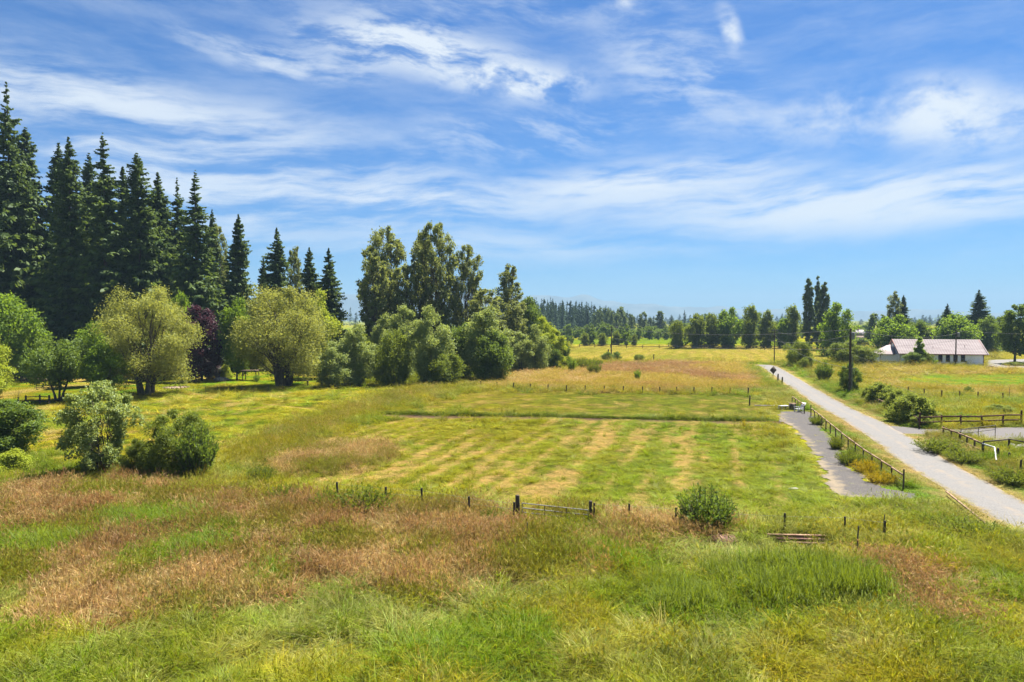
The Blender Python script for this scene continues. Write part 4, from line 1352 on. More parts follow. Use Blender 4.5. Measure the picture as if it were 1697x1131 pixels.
plant('bush', 'obush_1', 1538, 175, 586, 9, 'narrow dark bush at the right foot of the conical tree by the building', 'bush')
plant('bush', 'hedge_2', 1690, 178, 600, 26, 'low vine covered mound beside the pale lot', 'bush')

# hedge at the lane corner
GE = 'hedge bushes at the driveway corner'
for px, py, top, hw, lab in ((1461, 672, 638, 32, 'leafy hedge bush farthest from the driveway corner'), (1438, 664, 644, 10, 'little hedge bush ending the hedge by the power pole'),
                             (1490, 686, 650, 24, 'middle hedge bush of the three along the rail fence'), (1514, 703, 656, 38, 'large hedge bush on the driveway corner'),
                             (1528, 709, 690, 22, 'dark low hedge bush under the end of the rail fence')):
    plant('hedge_bush', 'hedge_%d' % (1 + px % 2), px, Yb(py), top, hw, lab, 'bush', GE)

# far wood: a dense dark block, then scattered trees
rng = np.random.default_rng(55)
pr = [proto('farfir_%d' % i) for i in (1, 2, 3)]


def far_wood(name, label, items):
    """one mass of far trees: crowns and trunks joined"""
    G = Geo()
    mats = None
    for (kind, x, y, w, h) in items:
        tr, cr, H, Rr = proto(kind)
        n = len(cr.vertices)
        v = np.empty(n * 3, np.float32)
        cr.vertices.foreach_get('co', v)
        v = v.reshape(-1, 3) * (w / Rr, w / Rr, h / H)
        a = rng.random() * 6.28
        v = np.stack([v[:, 0] * math.cos(a) - v[:, 1] * math.sin(a) + x, v[:, 0] * math.sin(a) + v[:, 1] * math.cos(a) + y, v[:, 2]], 1)
        var = np.empty(n, np.float32)
        cr.attributes['var'].data.foreach_get('value', var)
        G.add(v, np.arange(n).reshape(-1, 4), var)
        mats = cr.materials[0]
    o = G.obj(name, mats)
    o['kind'] = 'stuff'
    o['label'], o['category'] = label, 'wood'
    return o


def far_items(n, x0, x1, Y0, Y1, top_fn, kinds, hw):
    out = []
    for i in range(n):
        px = rng.uniform(x0, x1)
        Y = rng.uniform(Y0, Y1)
        top = top_fn(px) + abs(rng.normal(0, 5)) + (0 if rng.random() < 0.4 else rng.uniform(2, 12))
        h = max(5.0, Z_at(top, Y))
        out.append((kinds[int(rng.integers(len(kinds)))], X_at(px, Y), Y, hw * Y / 1131.3 * rng.uniform(0.8, 1.25), h))
    return out


far_wood('dark_wood', 'dark far fir wood beyond the right end of the grove', far_items(150, 868, 1040, 560, 680, lambda p: np.interp(p, [868, 930, 960, 985, 1020], [490, 494, 497, 500, 510]), ['farfir_1', 'farfir_2', 'farfir_3'], 9.5))
far_wood('mixed_wood', 'pale leafy belt of far trees below the dark fir wood', far_items(46, 985, 1130, 520, 640, lambda p: np.interp(p, [985, 1030, 1060, 1130], [500, 512, 522, 528]), ['farcotton_1', 'farcotton_2'], 6))
far_wood('scrub_belt', 'low far scrub belt along the meadow edge', far_items(60, 925, 1120, 400, 500, lambda p: np.interp(p, [925, 1000, 1060, 1120], [537, 534, 540, 540]), ['fartree_1', 'fartree_2', 'fartree_3'], 9))
far_wood('horizon_wood', 'thin blue line of woods on the far plain', far_items(260, 860, 1760, 1300, 2000, lambda p: 519, ['farfir_1', 'farfir_2'], 8) + far_items(120, -900, 870, 900, 1300, lambda p: 505, ['farfir_1', 'farfir_3'], 8))
far_wood('rear_hedge', 'low far hedge line behind the row of fence trees', far_items(50, 1120, 1480, 420, 540, lambda p: 533, ['fartree_1', 'fartree_2', 'fartree_3'], 9))
far_wood('lower_wood', 'undergrowth of the fir wood at the left', far_items(26, -140, 420, 172, 200, lambda p: 540, ['gbush_1', 'gbush_2'], 30))
GS = 'single trees standing out on the far plain'
for px, Y, top, hw, kind, lab in ((1029, 560, 507, 12, 'farcotton_1', 'far leafy tree ending the dark wood on the right'), (1065, 520, 516, 9, 'farcotton_2', 'far tree between the dark wood and the fence row, slim'),
                                  (1094, 530, 514, 10, 'farcotton_1', 'far cottonwood standing above the brown field'), (1083, 600, 524, 8, 'farfir_1', 'far small conifer left of the cottonwood over the brown field'),
                                  (1112, 620, 521, 9, 'farfir_2', 'far conifer right of the cottonwood over the brown field'), (1134, 640, 514, 9, 'farfir_3', 'far dark conifer behind the first trees of the fence row'),
                                  (1168, 660, 520, 9, 'fartree_1', 'far grey round tree behind the second and third trees of the fence row'), (1258, 480, 519, 12, 'fartree_2', 'far tree in the gap right of the fifth row tree')):
    plant('far_tree', kind, px, Y, top, hw, lab, 'tree', GS)
# ------------------------------------------------------------------ white building at the right
def building():
    A, B_ = np.array(P(1491, 605)), np.array(P(1630, 607))
    L = np.linalg.norm(B_ - A)
    d = (B_ - A) / L
    rz = math.atan2(d[1], d[0])
    D = 10.5
    t = thing('white_building', 'long low white building with a pale metal roof and four windows', 'building', (A[0], A[1], 0), rz)
    m_wall, tt, out = new_mat('white_siding')
    tcn = tt.n('ShaderNodeTexCoord')
    nz = tt.noise(tcn.outputs['Object'], 0.8, 5)
    c = tt.mix(tt.ramp(nz, 0.3, 0.7), (0.84, 0.82, 0.83), (0.90, 0.88, 0.87))
    b = tt.n('ShaderNodeBsdfPrincipled')
    tt.put(b.inputs['Base Color'], c)
    b.inputs['Roughness'].default_value = 0.6
    tt.put(out.inputs[0], b.outputs[0])
    he, hr, ov = 3.35, 6.6, 0.7
    # wall: one ribbed ring with gables, openings left for the windows at the front
    wins = [(9.1 + 1.75 * i, 0.95) for i in range(4)]
    wz0, wz1 = 1.05, 2.75
    G = Geo()
    xs = sorted({0.0, L} | {a for w_ in wins for a in (w_[0], w_[0] + w_[1])})
    for x0, x1 in zip(xs[:-1], xs[1:]):
        is_win = any(abs(x0 - w_[0]) < 1e-6 for w_ in wins)
        for z0, z1 in (((-0.2, wz0), (wz1, he)) if is_win else ((-0.2, he),)):
            G.add([(x0, 0, z0), (x1, 0, z0), (x1, 0, z1), (x0, 0, z1)], [(0, 1, 2, 3)])
    G.add([(L, 0, -0.2), (L, D, -0.2), (L, D, he), (L, D / 2, hr - 0.12), (L, 0, he)], [(0, 1, 2, 3, 4)])
    G.add([(0, D, -0.2), (0, 0, -0.2), (0, 0, he), (0, D / 2, hr - 0.12), (0, D, he)], [(0, 1, 2, 3, 4)])
    G.add([(L, D, -0.2), (0, D, -0.2), (0, D, he), (L, D, he)], [(0, 1, 2, 3)])
    G.obj('wall', m_wall, t)
    for x in np.arange(0.45, L, 0.9):          # siding battens stand proud of the wall
        if not any(w_[0] - 0.16 < x < w_[0] + w_[1] + 0.16 for w_ in wins):
            Geo().box((x, -0.012, he / 2 - 0.1), (0.05, 0.024, he - 0.25)).obj('batten', m_wall, t)
    m_roof = solid_mat('pale_metal_roof', (0.245, 0.208, 0.208), (0.30, 0.26, 0.258), 1.2, 0.95, (0.2, 1, 1), spec=0.05)
    m_fascia = solid_mat('red_brown_fascia', (0.12, 0.045, 0.035), (0.18, 0.07, 0.055), 3, 0.7)
    # roof: standing seams are folded into the sheet
    for sgn, nm in ((-1, 'roof'), (1, 'roof')):
        G = Geo()
        ye, yr = (-ov, D / 2) if sgn < 0 else (D + ov, D / 2)
        ze = he - ov * (hr - he) / (D / 2)
        prof = []
        x = -0.5
        while x < L + 0.5:
            prof += [(x, 0.0), (x + 0.50, 0.0), (x + 0.53, 0.05), (x + 0.57, 0.05), (x + 0.60, 0.0)]
            x += 0.62
        pv = np.array(prof)
        up = [(px_, ye, ze + 0.10 + pz) for px_, pz in pv] + [(px_, yr, hr + 0.10 + pz) for px_, pz in pv]
        lo = [(px_, ye, ze - 0.02) for px_, pz in pv] + [(px_, yr, hr - 0.02) for px_, pz in pv]
        k = len(pv)
        ia = np.arange(k - 1)
        G.add(up, np.stack([ia, ia + 1, ia + 1 + k, ia + k], 1))
        G.add(lo, np.stack([ia + k, ia + 1 + k, ia + 1, ia], 1))
        G.obj(nm, m_roof, t)
        Geo().box((L / 2, ye + sgn * 0.03, ze + 0.01), (L + 1.0, 0.05, 0.22)).obj('fascia', m_fascia, t)
        for xx in (-0.53, L + 0.62):
            Geo().beam((xx, ye, ze + 0.0), (xx, yr, hr + 0.0), 0.06, 0.34).obj('barge_board', m_fascia, t)
    m_frame = solid_mat('window_frame_dark', (0.10, 0.06, 0.06), (0.16, 0.10, 0.10), 3, 0.6)
    m_pane, tt, out = new_mat('window_glass')
    b = tt.n('ShaderNodeBsdfPrincipled')
    nz = tt.noise(None, 2.0, 3)
    tt.put(b.inputs['Base Color'], tt.mix(nz, (0.02, 0.03, 0.04), (0.06, 0.08, 0.09)))
    b.inputs['Roughness'].default_value = 0.08
    tt.put(out.inputs[0], b.outputs[0])
    for x0, w_ in wins:
        G = Geo()
        zc = (wz0 + wz1) / 2
        for sx in (0.05, w_ - 0.05):
            G.box((x0 + sx, 0.02, zc), (0.12, 0.16, wz1 - wz0 + 0.1))
        for sz in (wz0 + 0.01, wz1 - 0.01):
            G.box((x0 + w_ / 2, 0.02, sz), (w_ - 0.22, 0.15, 0.12))
        win = G.obj('window', m_frame, t)
        Geo().box((x0 + w_ / 2, 0.08, (zc + wz1) / 2), (w_ - 0.22, 0.02, (wz1 - wz0) / 2 - 0.1)).obj('pane', m_pane, win)
        Geo().box((x0 + w_ / 2, 0.06, (zc + wz0) / 2), (w_ - 0.22, 0.02, (wz1 - wz0) / 2 - 0.1)).obj('pane', m_pane, win)
        Geo().box((x0 + w_ / 2, 0.045, zc), (w_ - 0.2, 0.07, 0.07)).obj('sash', m_frame, win)
    Geo().box((0.03, -0.05, he / 2), (0.12, 0.1, he - 0.1)).obj('corner_post', m_fascia, t)
    Geo().box((L - 0.02, -0.05, he / 2), (0.12, 0.1, he - 0.1)).obj('corner_post', m_fascia, t)
    Geo().box((L - 4.1, -0.06, 1.1), (0.35, 0.12, 0.5)).obj('meter_box', M_GALV, t)
    Geo().tube([(L - 3.6, 2.2, 4.2), (L - 3.6, 2.2, 5.35)], 0.05).obj('vent_pipe', M_DARKMETAL, t)
    Geo().tube([(L - 11.2, 1.8, 4.2), (L - 11.2, 1.8, 4.9)], 0.05).obj('vent_pipe', M_DARKMETAL, t)
    # lean-to at the left end
    w2, d2 = 4.2, 7.0
    ann = Geo()
    y0 = 2.2
    ann.add([(-w2, y0, -0.2), (-0.02, y0, -0.2), (-0.02, y0, 2.75), (-w2, y0, 2.75)], [(0, 1, 2, 3)])
    ann.add([(-w2, y0 + d2, -0.2), (-w2, y0, -0.2), (-w2, y0, 2.75), (-w2, y0 + d2, 2.75)], [(0, 1, 2, 3)])
    ann.add([(-0.02, y0 + d2, -0.2), (-w2, y0 + d2, -0.2), (-w2, y0 + d2, 2.75), (-0.02, y0 + d2, 2.75)], [(0, 1, 2, 3)])
    ann.obj('annex_wall', m_wall, t)
    v = [(-w2 - 0.5, y0 - 0.5, 2.72), (-0.6, y0 - 0.5, 2.72), (-0.6, y0 + 3.4, 5.25), (-w2 + 2.3, y0 + 3.4, 4.9), (-w2 - 0.5, y0 + d2 + 0.4, 2.72), (-0.6, y0 + d2 + 0.4, 2.72)]
    vb = [(a, b_, c_ - 0.14) for a, b_, c_ in v]
    G = Geo()
    G.add(v + vb, [(0, 1, 2, 3), (3, 2, 5, 4)])
    G.add(v + vb, [(0, 3, 4)])
    G.add(v + vb, [(0, 6, 7, 1), (0, 4, 10, 6), (6, 9, 8, 7), (9, 10, 11, 8)])
    G.obj('annex_roof', m_roof, t)
    Geo().box((-w2 - 0.0, y0 - 0.04, 1.3), (0.12, 0.1, 2.6)).obj('corner_post', m_fascia, t)
    Geo().box((-w2 / 2, y0 - 0.03, 0.75), (w2 - 0.3, 0.05, 0.10)).obj('trim_board', m_fascia, t)
    Geo().tube([(-0.9, 1.6, 2.7), (-0.9, 1.6, 4.7), (-0.9, 1.3, 5.0)], 0.05).obj('service_mast', M_DARKMETAL, t)


building()


def simple_house(name, label, px, py, w_px, h_px, roof_col, wall_col, cat='house', rot=0.0):
    x, y = P(px, py)
    w, h = w_px / 1131.3 * y, h_px / 1131.3 * y
    t = thing(name, label, cat, (x, y, 0), rot)
    mw, mr = solid_mat(name + '_wall', wall_col, tuple(c * 1.2 for c in wall_col), 1, 0.8), solid_mat(name + '_roof', roof_col, tuple(c * 1.2 for c in roof_col), 1, 0.8)
    d, hw_ = w * 0.8, h * 0.5
    Geo().box((0, d / 2, hw_ / 2), (w, d, hw_)).obj('wall', mw, t)
    o = 0.4
    v = [(-w / 2 - o, -o, hw_), (w / 2 + o, -o, hw_), (w / 2 + o, d + o, hw_), (-w / 2 - o, d + o, hw_), (-w / 2 - o, d / 2, h), (w / 2 + o, d / 2, h)]
    v = [(a, b, c + 0.02) for a, b, c in v]
    Geo().add(v, [(0, 1, 5, 4), (2, 3, 4, 5), (3, 2, 1, 0)]).add(v, [(1, 2, 5), (3, 0, 4)]).obj('roof', mr, t)
    for i in (-0.28, 0.05, 0.3):
        wn = Geo().box((i * w, -0.03, hw_ * 0.55), (w * 0.11, 0.08, hw_ * 0.4)).obj('window', M_DARKMETAL, t)
    Geo().box((w * 0.2, d * 0.5, h * 0.98), (w * 0.06, w * 0.06, h * 0.3)).obj('chimney', solid_mat(name + '_brick', (0.2, 0.08, 0.06), (0.28, 0.12, 0.09), 3), t)
    return t


simple_house('far_house', 'far house with a grey roof seen left of the bright rounded tree', 1422, 567, 24, 20, (0.20, 0.18, 0.19), (0.30, 0.24, 0.2))
simple_house('red_barn', 'small dark red barn gable showing just above the building roof', 1542, 571, 12, 23, (0.13, 0.04, 0.035), (0.16, 0.045, 0.04), 'barn')
simple_house('garden_shed', 'dark low shed roof half hidden by the green tree at the left edge', 30, 624, 46, 20, (0.06, 0.035, 0.035), (0.035, 0.028, 0.026), 'shed')

# scrap by the building
x, y = P(1641, 611)
t = thing('scrap_pile', 'heap of brown scrap beside the right end of the building', 'scrap heap', (x, y, 0))
for i in range(7):
    Geo().box((-0.8 + 0.3 * i, 0.2 * (i % 3), 0.2 + 0.12 * (i % 3)), (0.9, 0.4, 0.25), 0.5 * i, 0.2 * (i % 2)).obj('scrap_piece', M_RUST if i % 2 else M_DARKMETAL, t)


# ------------------------------------------------------------------ utility poles and lines
def pole(px, py, top_py, r, label, arm=None, transformer=None, twin=False, rz=0.0):
    x, y = P(px, py)
    z0 = gz(x, y)
    h = Z_at(top_py, y) - z0
    t = thing('utility_pole', label, 'utility pole', (x, y, z0), rz, group='utility poles')
    Geo().tube([(0, 0, -0.5), (0, 0, h * 0.5), (0, 0, h)], [r, r * 0.9, r * 0.75], 10).obj('pole', M_WOODDARK, t, True)
    if arm:
        zz, w = arm
        Geo().beam((-w / 2, -r - 0.03, h - zz), (w / 2, -r - 0.03, h - zz), 0.11, 0.13).obj('crossarm', M_WOODDARK, t)
        for s_ in (-0.46, -0.2, 0.2, 0.46):
            Geo().tube([(s_ * w, -r - 0.03, h - zz + 0.06), (s_ * w, -r - 0.03, h - zz + 0.26)], [0.05, 0.06], 6).obj('insulator', M_WHITE, t)
    if transformer:
        zz, off = transformer
        tr = Geo().tube([(off, 0, h - zz - 0.55), (off, 0, h - zz), (off, 0, h - zz + 0.55), (off, 0, h - zz + 0.62)], [0.30, 0.32, 0.32, 0.2], 12).obj('transformer', M_GALV, t, True)
        Geo().beam((off * 0.35, 0, h - zz), (off * 0.6, 0, h - zz), 0.1, 0.2).obj('bracket', M_DARKMETAL, t)
    if twin:
        Geo().tube([(0.38, 0.1, -0.3), (0.36, 0.1, h * 0.60)], [0.07, 0.06], 8).obj('conduit', M_GALV, t, True)
        Geo().beam((-0.8, -0.2, h * 0.40), (0.8, -0.2, h * 0.40), 0.1, 0.1).obj('bracket_arm', M_DARKMETAL, t)
    return x, y, z0, h


pA = pole(1408, 655, 545, 0.20, 'near thick dark power pole beside the lane with grey transformer', None, (1.15, 0.34), True)
pB = pole(1283, 603, 546, 0.14, 'power pole at the far end of the lane', (0.35, 1.6))
pC = pole(1013, 598, 541, 0.17, 'far power pole with a wide crossarm in the rough field', (0.3, 3.4))
pD = pole(1583.5, 608, 547, 0.17, 'power pole standing in front of the white building', None, (1.3, 0.55))
xs_, ys_ = P(1008, 597)
t = thing('short_post', 'short thick post beside the far power pole', 'post', (xs_, ys_, 0))
Geo().tube([(0, 0, -0.3), (0, 0, 3.2)], [0.2, 0.18], 8).obj('post', M_WOODDARK, t)


def wire(p0, p1, sag, label, r=0.018, n=14):
    p0, p1 = np.array(p0), np.array(p1)
    k = np.linspace(0, 1, n)[:, None]
    path = p0 + (p1 - p0) * k - np.array((0, 0, 4 * sag)) * k * (1 - k)
    return tag(Geo().tube(path, r, 4, False).obj('power_line', M_WIRE), label, 'power line', 'overhead lines')


def ptop(p, f=1.0, dx=0.0, dy=0.0):
    return (p[0] + dx, p[1] + dy, p[2] + p[3] * f)


wire(ptop(pC, 0.98, 1.3), ptop(pA, 0.985), 1.5, 'upper wire from the far crossarm pole to the near thick pole', 0.022)
wire(ptop(pC, 0.66), ptop(pA, 0.70), 1.3, 'lower wire from the far crossarm pole towards the near thick pole', 0.02)
wire(ptop(pC, 0.98, -1.3), (pC[0] - 90, pC[1] + 25, 8.5), 1.4, 'wire running left from the far crossarm pole behind the grove', 0.02)
wire(ptop(pA, 0.985), ptop(pD, 0.9), 1.1, 'wire from the near thick pole to the pole before the white building', 0.02)
wire(ptop(pD, 0.97), (pD[0] + 70, pD[1] + 12, 9.0), 1.0, 'wire leaving the pole before the building to the right', 0.02)
wire(ptop(pD, 0.72), (pD[0] - 16.5, pD[1] + 3.5, 5.1), 0.5, 'service wire from the building pole to the roof mast', 0.018)
wire(ptop(pA, 0.90), (pA[0] + 15, pA[1] + 75, 6.6), 1.0, 'wire from the near thick pole sloping behind the trees to the building', 0.018)
wire(ptop(pA, 0.62), (*P(1600, 650), 0.4), 0.25, 'upper guy wire from the near thick pole down into the right pasture', 0.013)
wire(ptop(pA, 0.40), (*P(1560, 668), 0.3), 0.15, 'lower guy wire from the near thick pole down to the wire fence', 0.013)
wire(ptop(pB, 0.84), ptop(pA, 0.42, -0.6), 1.6, 'sagging wire from the lane end pole to the near thick pole bracket', 0.02)
wire(ptop(pB, 0.93), (pB[0] + 20, pB[1] - 18, 5.5), 0.6, 'short wire from the lane end pole down over the olive bush', 0.018)


# ------------------------------------------------------------------ fences
def fence(label, pts, spacing, h, post, rails, rail_wh, mat_post, mat_rail, wires=(), name='rail_fence', jitter=0.03, cat='fence', end_h=None, group=None):
    """posts every few metres along a polyline, with rails and wires as parts"""
    pts = [np.array(p, float) for p in pts]
    o0 = pts[0]
    z00 = gz(*o0)
    t = thing(name, label, cat, (o0[0], o0[1], z00), group=group)
    pos = []
    for a, b in zip(pts[:-1], pts[1:]):
        n = max(1, int(round(np.linalg.norm(b - a) / spacing)))
        pos += [a + (b - a) * i / n for i in range(n)]
    pos.append(pts[-1])
    rg = random.Random(len(pos) * 7 + int(abs(o0[0]) * 10))
    P3 = []
    me_post = None
    for i, p in enumerate(pos):
        z = gz(*p) - z00
        hh = h * (1 + rg.uniform(-jitter, jitter) * 2)
        if end_h and i in (0, len(pos) - 1):
            hh = end_h
        x_, y_ = p - o0
        if me_post is None:
            me_post = Geo().tube([(0, 0, -0.4), (0, 0, 0.5), (0, 0, 1.0)], [post, post * 0.98, post * 0.92], 6).mesh('post', mat_post)
        c = child('post', me_post, t)
        c.location = (x_, y_, z)
        c.rotation_euler = (rg.uniform(-jitter, jitter), rg.uniform(-jitter, jitter), rg.uniform(0, 6))
        c.scale = (1, 1, hh)
        P3.append(np.array((x_, y_, z)))
    for f in rails:
        for a, b in zip(P3[:-1], P3[1:]):
            d = (b - a) / np.linalg.norm(b - a)
            off = np.array((d[1], -d[0], 0)) * (post + rail_wh[0] * 0.4) * (1 if len(rails) > 1 else 0.0)
            zz = np.array((0, 0, h * f + (rail_wh[1] * 0.5 + h * 0.05 if len(rails) == 1 else 0) + rg.uniform(-0.02, 0.02)))
            Geo().beam(a + off + zz - d * 0.02, b + off + zz + d * 0.0, *rail_wh).obj('rail', mat_rail, t)
    for f in wires:
        Geo().tube([a + (0, 0, h * f) for a in P3], 0.005, 3, False).obj('wire', M_WIRE, t)
    return t


# left of the lane
fence('long low rail fence between the gravel pad and the lane', [P(1344, 691), P(1376, 718), P(1430, 762), P(1497, 811)], 2.6, 0.95, 0.062, (1.0,), (0.08, 0.10), M_WOOD, M_WOODTAN, (0.35, 0.65), end_h=1.45)
fence('short far stretch of rail fence behind the white lawn chair', [P(1313, 671), P(1333, 686)], 2.4, 1.05, 0.065, (1.0,), (0.08, 0.10), M_WOOD, M_WOODTAN, (0.5,))
# right of the lane
fence('two rail fence along the front of the hedge bushes', [P(1436, 662), P(1462, 678), P(1495, 695), P(1522, 711)], 2.7, 1.15, 0.08, (0.95, 0.5), (0.05, 0.15), M_WOOD, M_WOODTAN)
fence('dark two rail fence beyond the driveway', [P(1524, 712), P(1560, 711), P(1592, 711), P(1627, 711), P(1662, 709), P(1692, 708)], 5.0, 1.35, 0.10, (0.92, 0.52), (0.07, 0.15), M_WOODRED, M_WOODRED, end_h=1.75)
fence('two rail fence at the corner of drive and lane, running to the white pipe', [P(1563, 728), P(1590, 738), P(1628, 756)], 2.0, 1.15, 0.08, (0.95, 0.38), (0.06, 0.14), M_WOOD, M_WOODTAN)
fence('grey rail fence stub right of the white pipe', [P(1629, 757), P(1671, 754), P(1700, 760)], 3.4, 1.25, 0.09, (0.95,), (0.10, 0.10), M_WOODDARK, M_WOODDARK)
fence('wire fence with reddish posts across the right pasture', [P(1450, 654), P(1505, 656), P(1560, 663), P(1620, 665), P(1705, 668), P(1760, 670)], 2.8, 1.45, 0.09, (), (0.05, 0.1), M_WOODRED, M_WOODRED, (0.4, 0.6, 0.8, 0.95), name='wire_fence')
# rough field and meadow
fence('wire fence of short dark posts behind the mown field', [P(770, 641), P(797, 643), P(908, 649), P(1065, 652), P(1150, 653), P(1240, 655)], 2.9, 1.15, 0.10, (), (0.05, 0.1), M_WOODDARK, M_WOODDARK, (0.45, 0.75, 0.95), name='wire_fence')
fence('meadow wire fence of weathered posts left of the metal gate', [P(560, 838), P(640, 846), P(699, 850), P(778, 862), P(852, 872)], 3.2, 1.5, 0.075, (), (0.05, 0.1), M_WOODDARK, M_WOODDARK, (0.7, 0.92), name='wire_fence')
fence('meadow wire fence running right from the metal gate', [P(984, 872), P(1042, 876), P(1120, 884), P(1200, 892), P(1300, 898), P(1400, 900), P(1465, 908)], 3.6, 1.3, 0.06, (), (0.05, 0.1), M_WOODDARK, M_WOODDARK, (0.92,), name='wire_fence')
fence('far post and rail fence along the row of trees', [P(960, 576), P(1120, 578), P(1330, 581), P(1450, 581)], 6.5, 1.5, 0.14, (0.9, 0.5), (0.08, 0.2), M_WOODDARK, M_WOODDARK)
fence('thin wire fence with slim stakes across the yard before the willows', [P(205, 655), P(300, 652), P(420, 650), P(470, 648)], 2.0, 1.2, 0.025, (), (0.05, 0.1), M_DARKMETAL, M_DARKMETAL, (0.5, 0.9), name='wire_fence')
fence('little low wooden fence beside the forked apple tree', [P(43, 670), P(66, 669), P(82, 670)], 1.9, 1.25, 0.13, (0.85, 0.35), (0.06, 0.12), M_WOODDARK, M_WOODDARK)
fence('wooden fence piece right of the forked apple tree trunk', [P(106, 664), P(118, 664)], 1.1, 1.0, 0.08, (0.95,), (0.06, 0.1), M_WOODDARK, M_WOODDARK)
fence('slatted low fence behind the forked apple tree', [P(60, 645), P(98, 645)], 1.4, 1.0, 0.06, (0.9, 0.6, 0.3), (0.04, 0.12), M_WOODDARK, M_WOOD)

# old leaning rail on the verge
a, b = P(1568, 822), P(1640, 884)
tag(Geo().beam((*a, gz(*a) + 0.35), (*b, gz(*b) + 0.30), 0.09, 0.09).obj('fallen_rail', M_WOODTAN), 'thin tan rail lying along the verge at the lane side', 'rail')

# single posts
for px, py, h, r, mat, lab in ((1289, 631, 1.3, 0.16, M_WOODDARK, 'short post on the far lane edge, left one of two'), (1296, 637, 1.3, 0.16, M_WOODDARK, 'short post on the far lane edge, right one of two'),
                               (1083, 600, 2.2, 0.16, M_WOODDARK, 'dark post in the rough field right of the far pole'), (1242, 673, 1.4, 0.10, M_WOODDARK, 'leaning stub at the end of the upper mown field'),
                               (1653, 765, 1.1, 0.13, M_WOODDARK, 'thick stump post at the end of the white pipe'), (1672, 767, 0.8, 0.12, M_WOODDARK, 'low dark stump right of the white pipe'),
                               (1691, 785, 1.1, 0.08, M_WOODDARK, 'thin dark post at the right edge below the white pipe'), (1463, 905, 1.5, 0.03, M_DARKMETAL, 'thin metal stake in the meadow near the rusty beams'),
                               (1420, 925, 1.4, 0.04, M_DARKMETAL, 'slim leaning stake in the grass right of the rusty beams'), (872, 905, 1.3, 0.03, M_DARKMETAL, 'thin stake in the reddish grass below the gate'),
                               (30, 668, 0.8, 0.12, M_WOODDARK, 'low stub post left of the little wooden fence'),
                               (1672, 665, 2.1, 0.03, M_DARKMETAL, 'tall thin stake by the wire fence in the right pasture')):
    x, y = P(px, py)
    t = thing('post', lab, 'post', (x, y, gz(x, y)))
    Geo().tube([(0, 0, -0.3), (0.02 * h, 0, h * 0.6), (0.05 * h, 0.02 * h, h)], [r, r * 0.95, r * 0.8], 7).obj('shaft', mat, t)
    Geo().tube([(0.05 * h, 0.02 * h, h), (0.052 * h, 0.02 * h, h + 0.05)], [r * 0.82, r * 0.5], 7).obj('cap', mat, t)

# metal field gate
a, b = np.array(P(864, 868)), np.array(P(976, 874))
L = np.linalg.norm(b - a)
rz = math.atan2(*(b - a)[::-1])
t = thing('field_gate', 'silver tubular metal gate between two dark posts in the meadow fence', 'gate', (a[0], a[1], gz(*a)), rz)
sagf = lambda x: -0.22 * x / L
for z in (0.22, 0.47, 0.72, 0.98, 1.26):
    Geo().tube([(0.05, 0, z), (L / 2, 0, z + sagf(L / 2)), (L - 0.05, 0, z + sagf(L))], 0.028, 8).obj('bar', M_GALV, t, True)
for x in (0.05, L * 0.35, L * 0.67, L - 0.05):
    Geo().tube([(x, -0.03, 0.2 + sagf(x)), (x, -0.03, 1.27 + sagf(x))], 0.028, 8).obj('upright', M_GALV if x in (0.05,) or x > L * 0.9 else M_WOODDARK, t, True)
for px, py, h, r, lab in ((858, 866, 1.65, 0.14, 'thick dark hinge post left of the metal gate'), (979, 874, 1.45, 0.11, 'dark latch post right of the metal gate')):
    x, y = P(px, py)
    q = thing('gate_post', lab, 'post', (x, y, gz(x, y)))
    Geo().tube([(0, 0, -0.4), (0.01, 0, 0.8), (-0.02, 0.02, h)], [r, r * 0.97, r * 0.9], 9).obj('shaft', M_WOODDARK, q)
    Geo().tube([(-0.02, 0.02, h), (-0.02, 0.02, h + 0.04)], [r * 0.9, r * 0.5], 9).obj('cap', M_WOODDARK, q)

# pipe gate at the driveway, white pipe
a, b = np.array(P(1592, 737)), np.array(P(1649, 729.5))
L = np.linalg.norm(b - a)
rz = math.atan2(*(b - a)[::-1])
t = thing('pipe_gate', 'tall thin dark pipe gate standing open on the driveway', 'gate', (a[0], a[1], 0), rz)
for x in np.linspace(0, L, 3):
    Geo().tube([(x, 0, -0.1), (x, 0, 1.5)], 0.035, 6).obj('upright', M_DARKMETAL, t)
for z, m_ in ((0.12, M_RUST), (1.05, M_DARKMETAL), (1.46, M_DARKMETAL)):
    Geo().tube([(0, 0, z), (L, 0, z)], 0.03, 6).obj('bar', m_, t)
w0, w1, w2 = P(1627, 757), P(1640, 756), P(1651, 770)
tag(Geo().tube([(*w0, 1.15), (w1[0] - .3, w1[1] - 1.0, 0.95), (*w2, 0.35)], 0.06, 8).obj('white_pipe', M_WHITE), 'bent white pipe leaning down from the end of the corner rail fence', 'pipe')
x, y = P(1640, 735)
t = thing('white_tub', 'small white tub on the driveway edge', 'tub', (x, y, 0))
Geo().tube([(0, 0, 0.02), (0, 0, 0.22), (0, 0, 0.3)], [0.34, 0.40, 0.44], 12).obj('bowl', M_WHITE, t)
Geo().tube([(0, 0, 0.3), (0, 0, 0.33)], [0.46, 0.46], 12).obj('rim', M_WHITE, t)

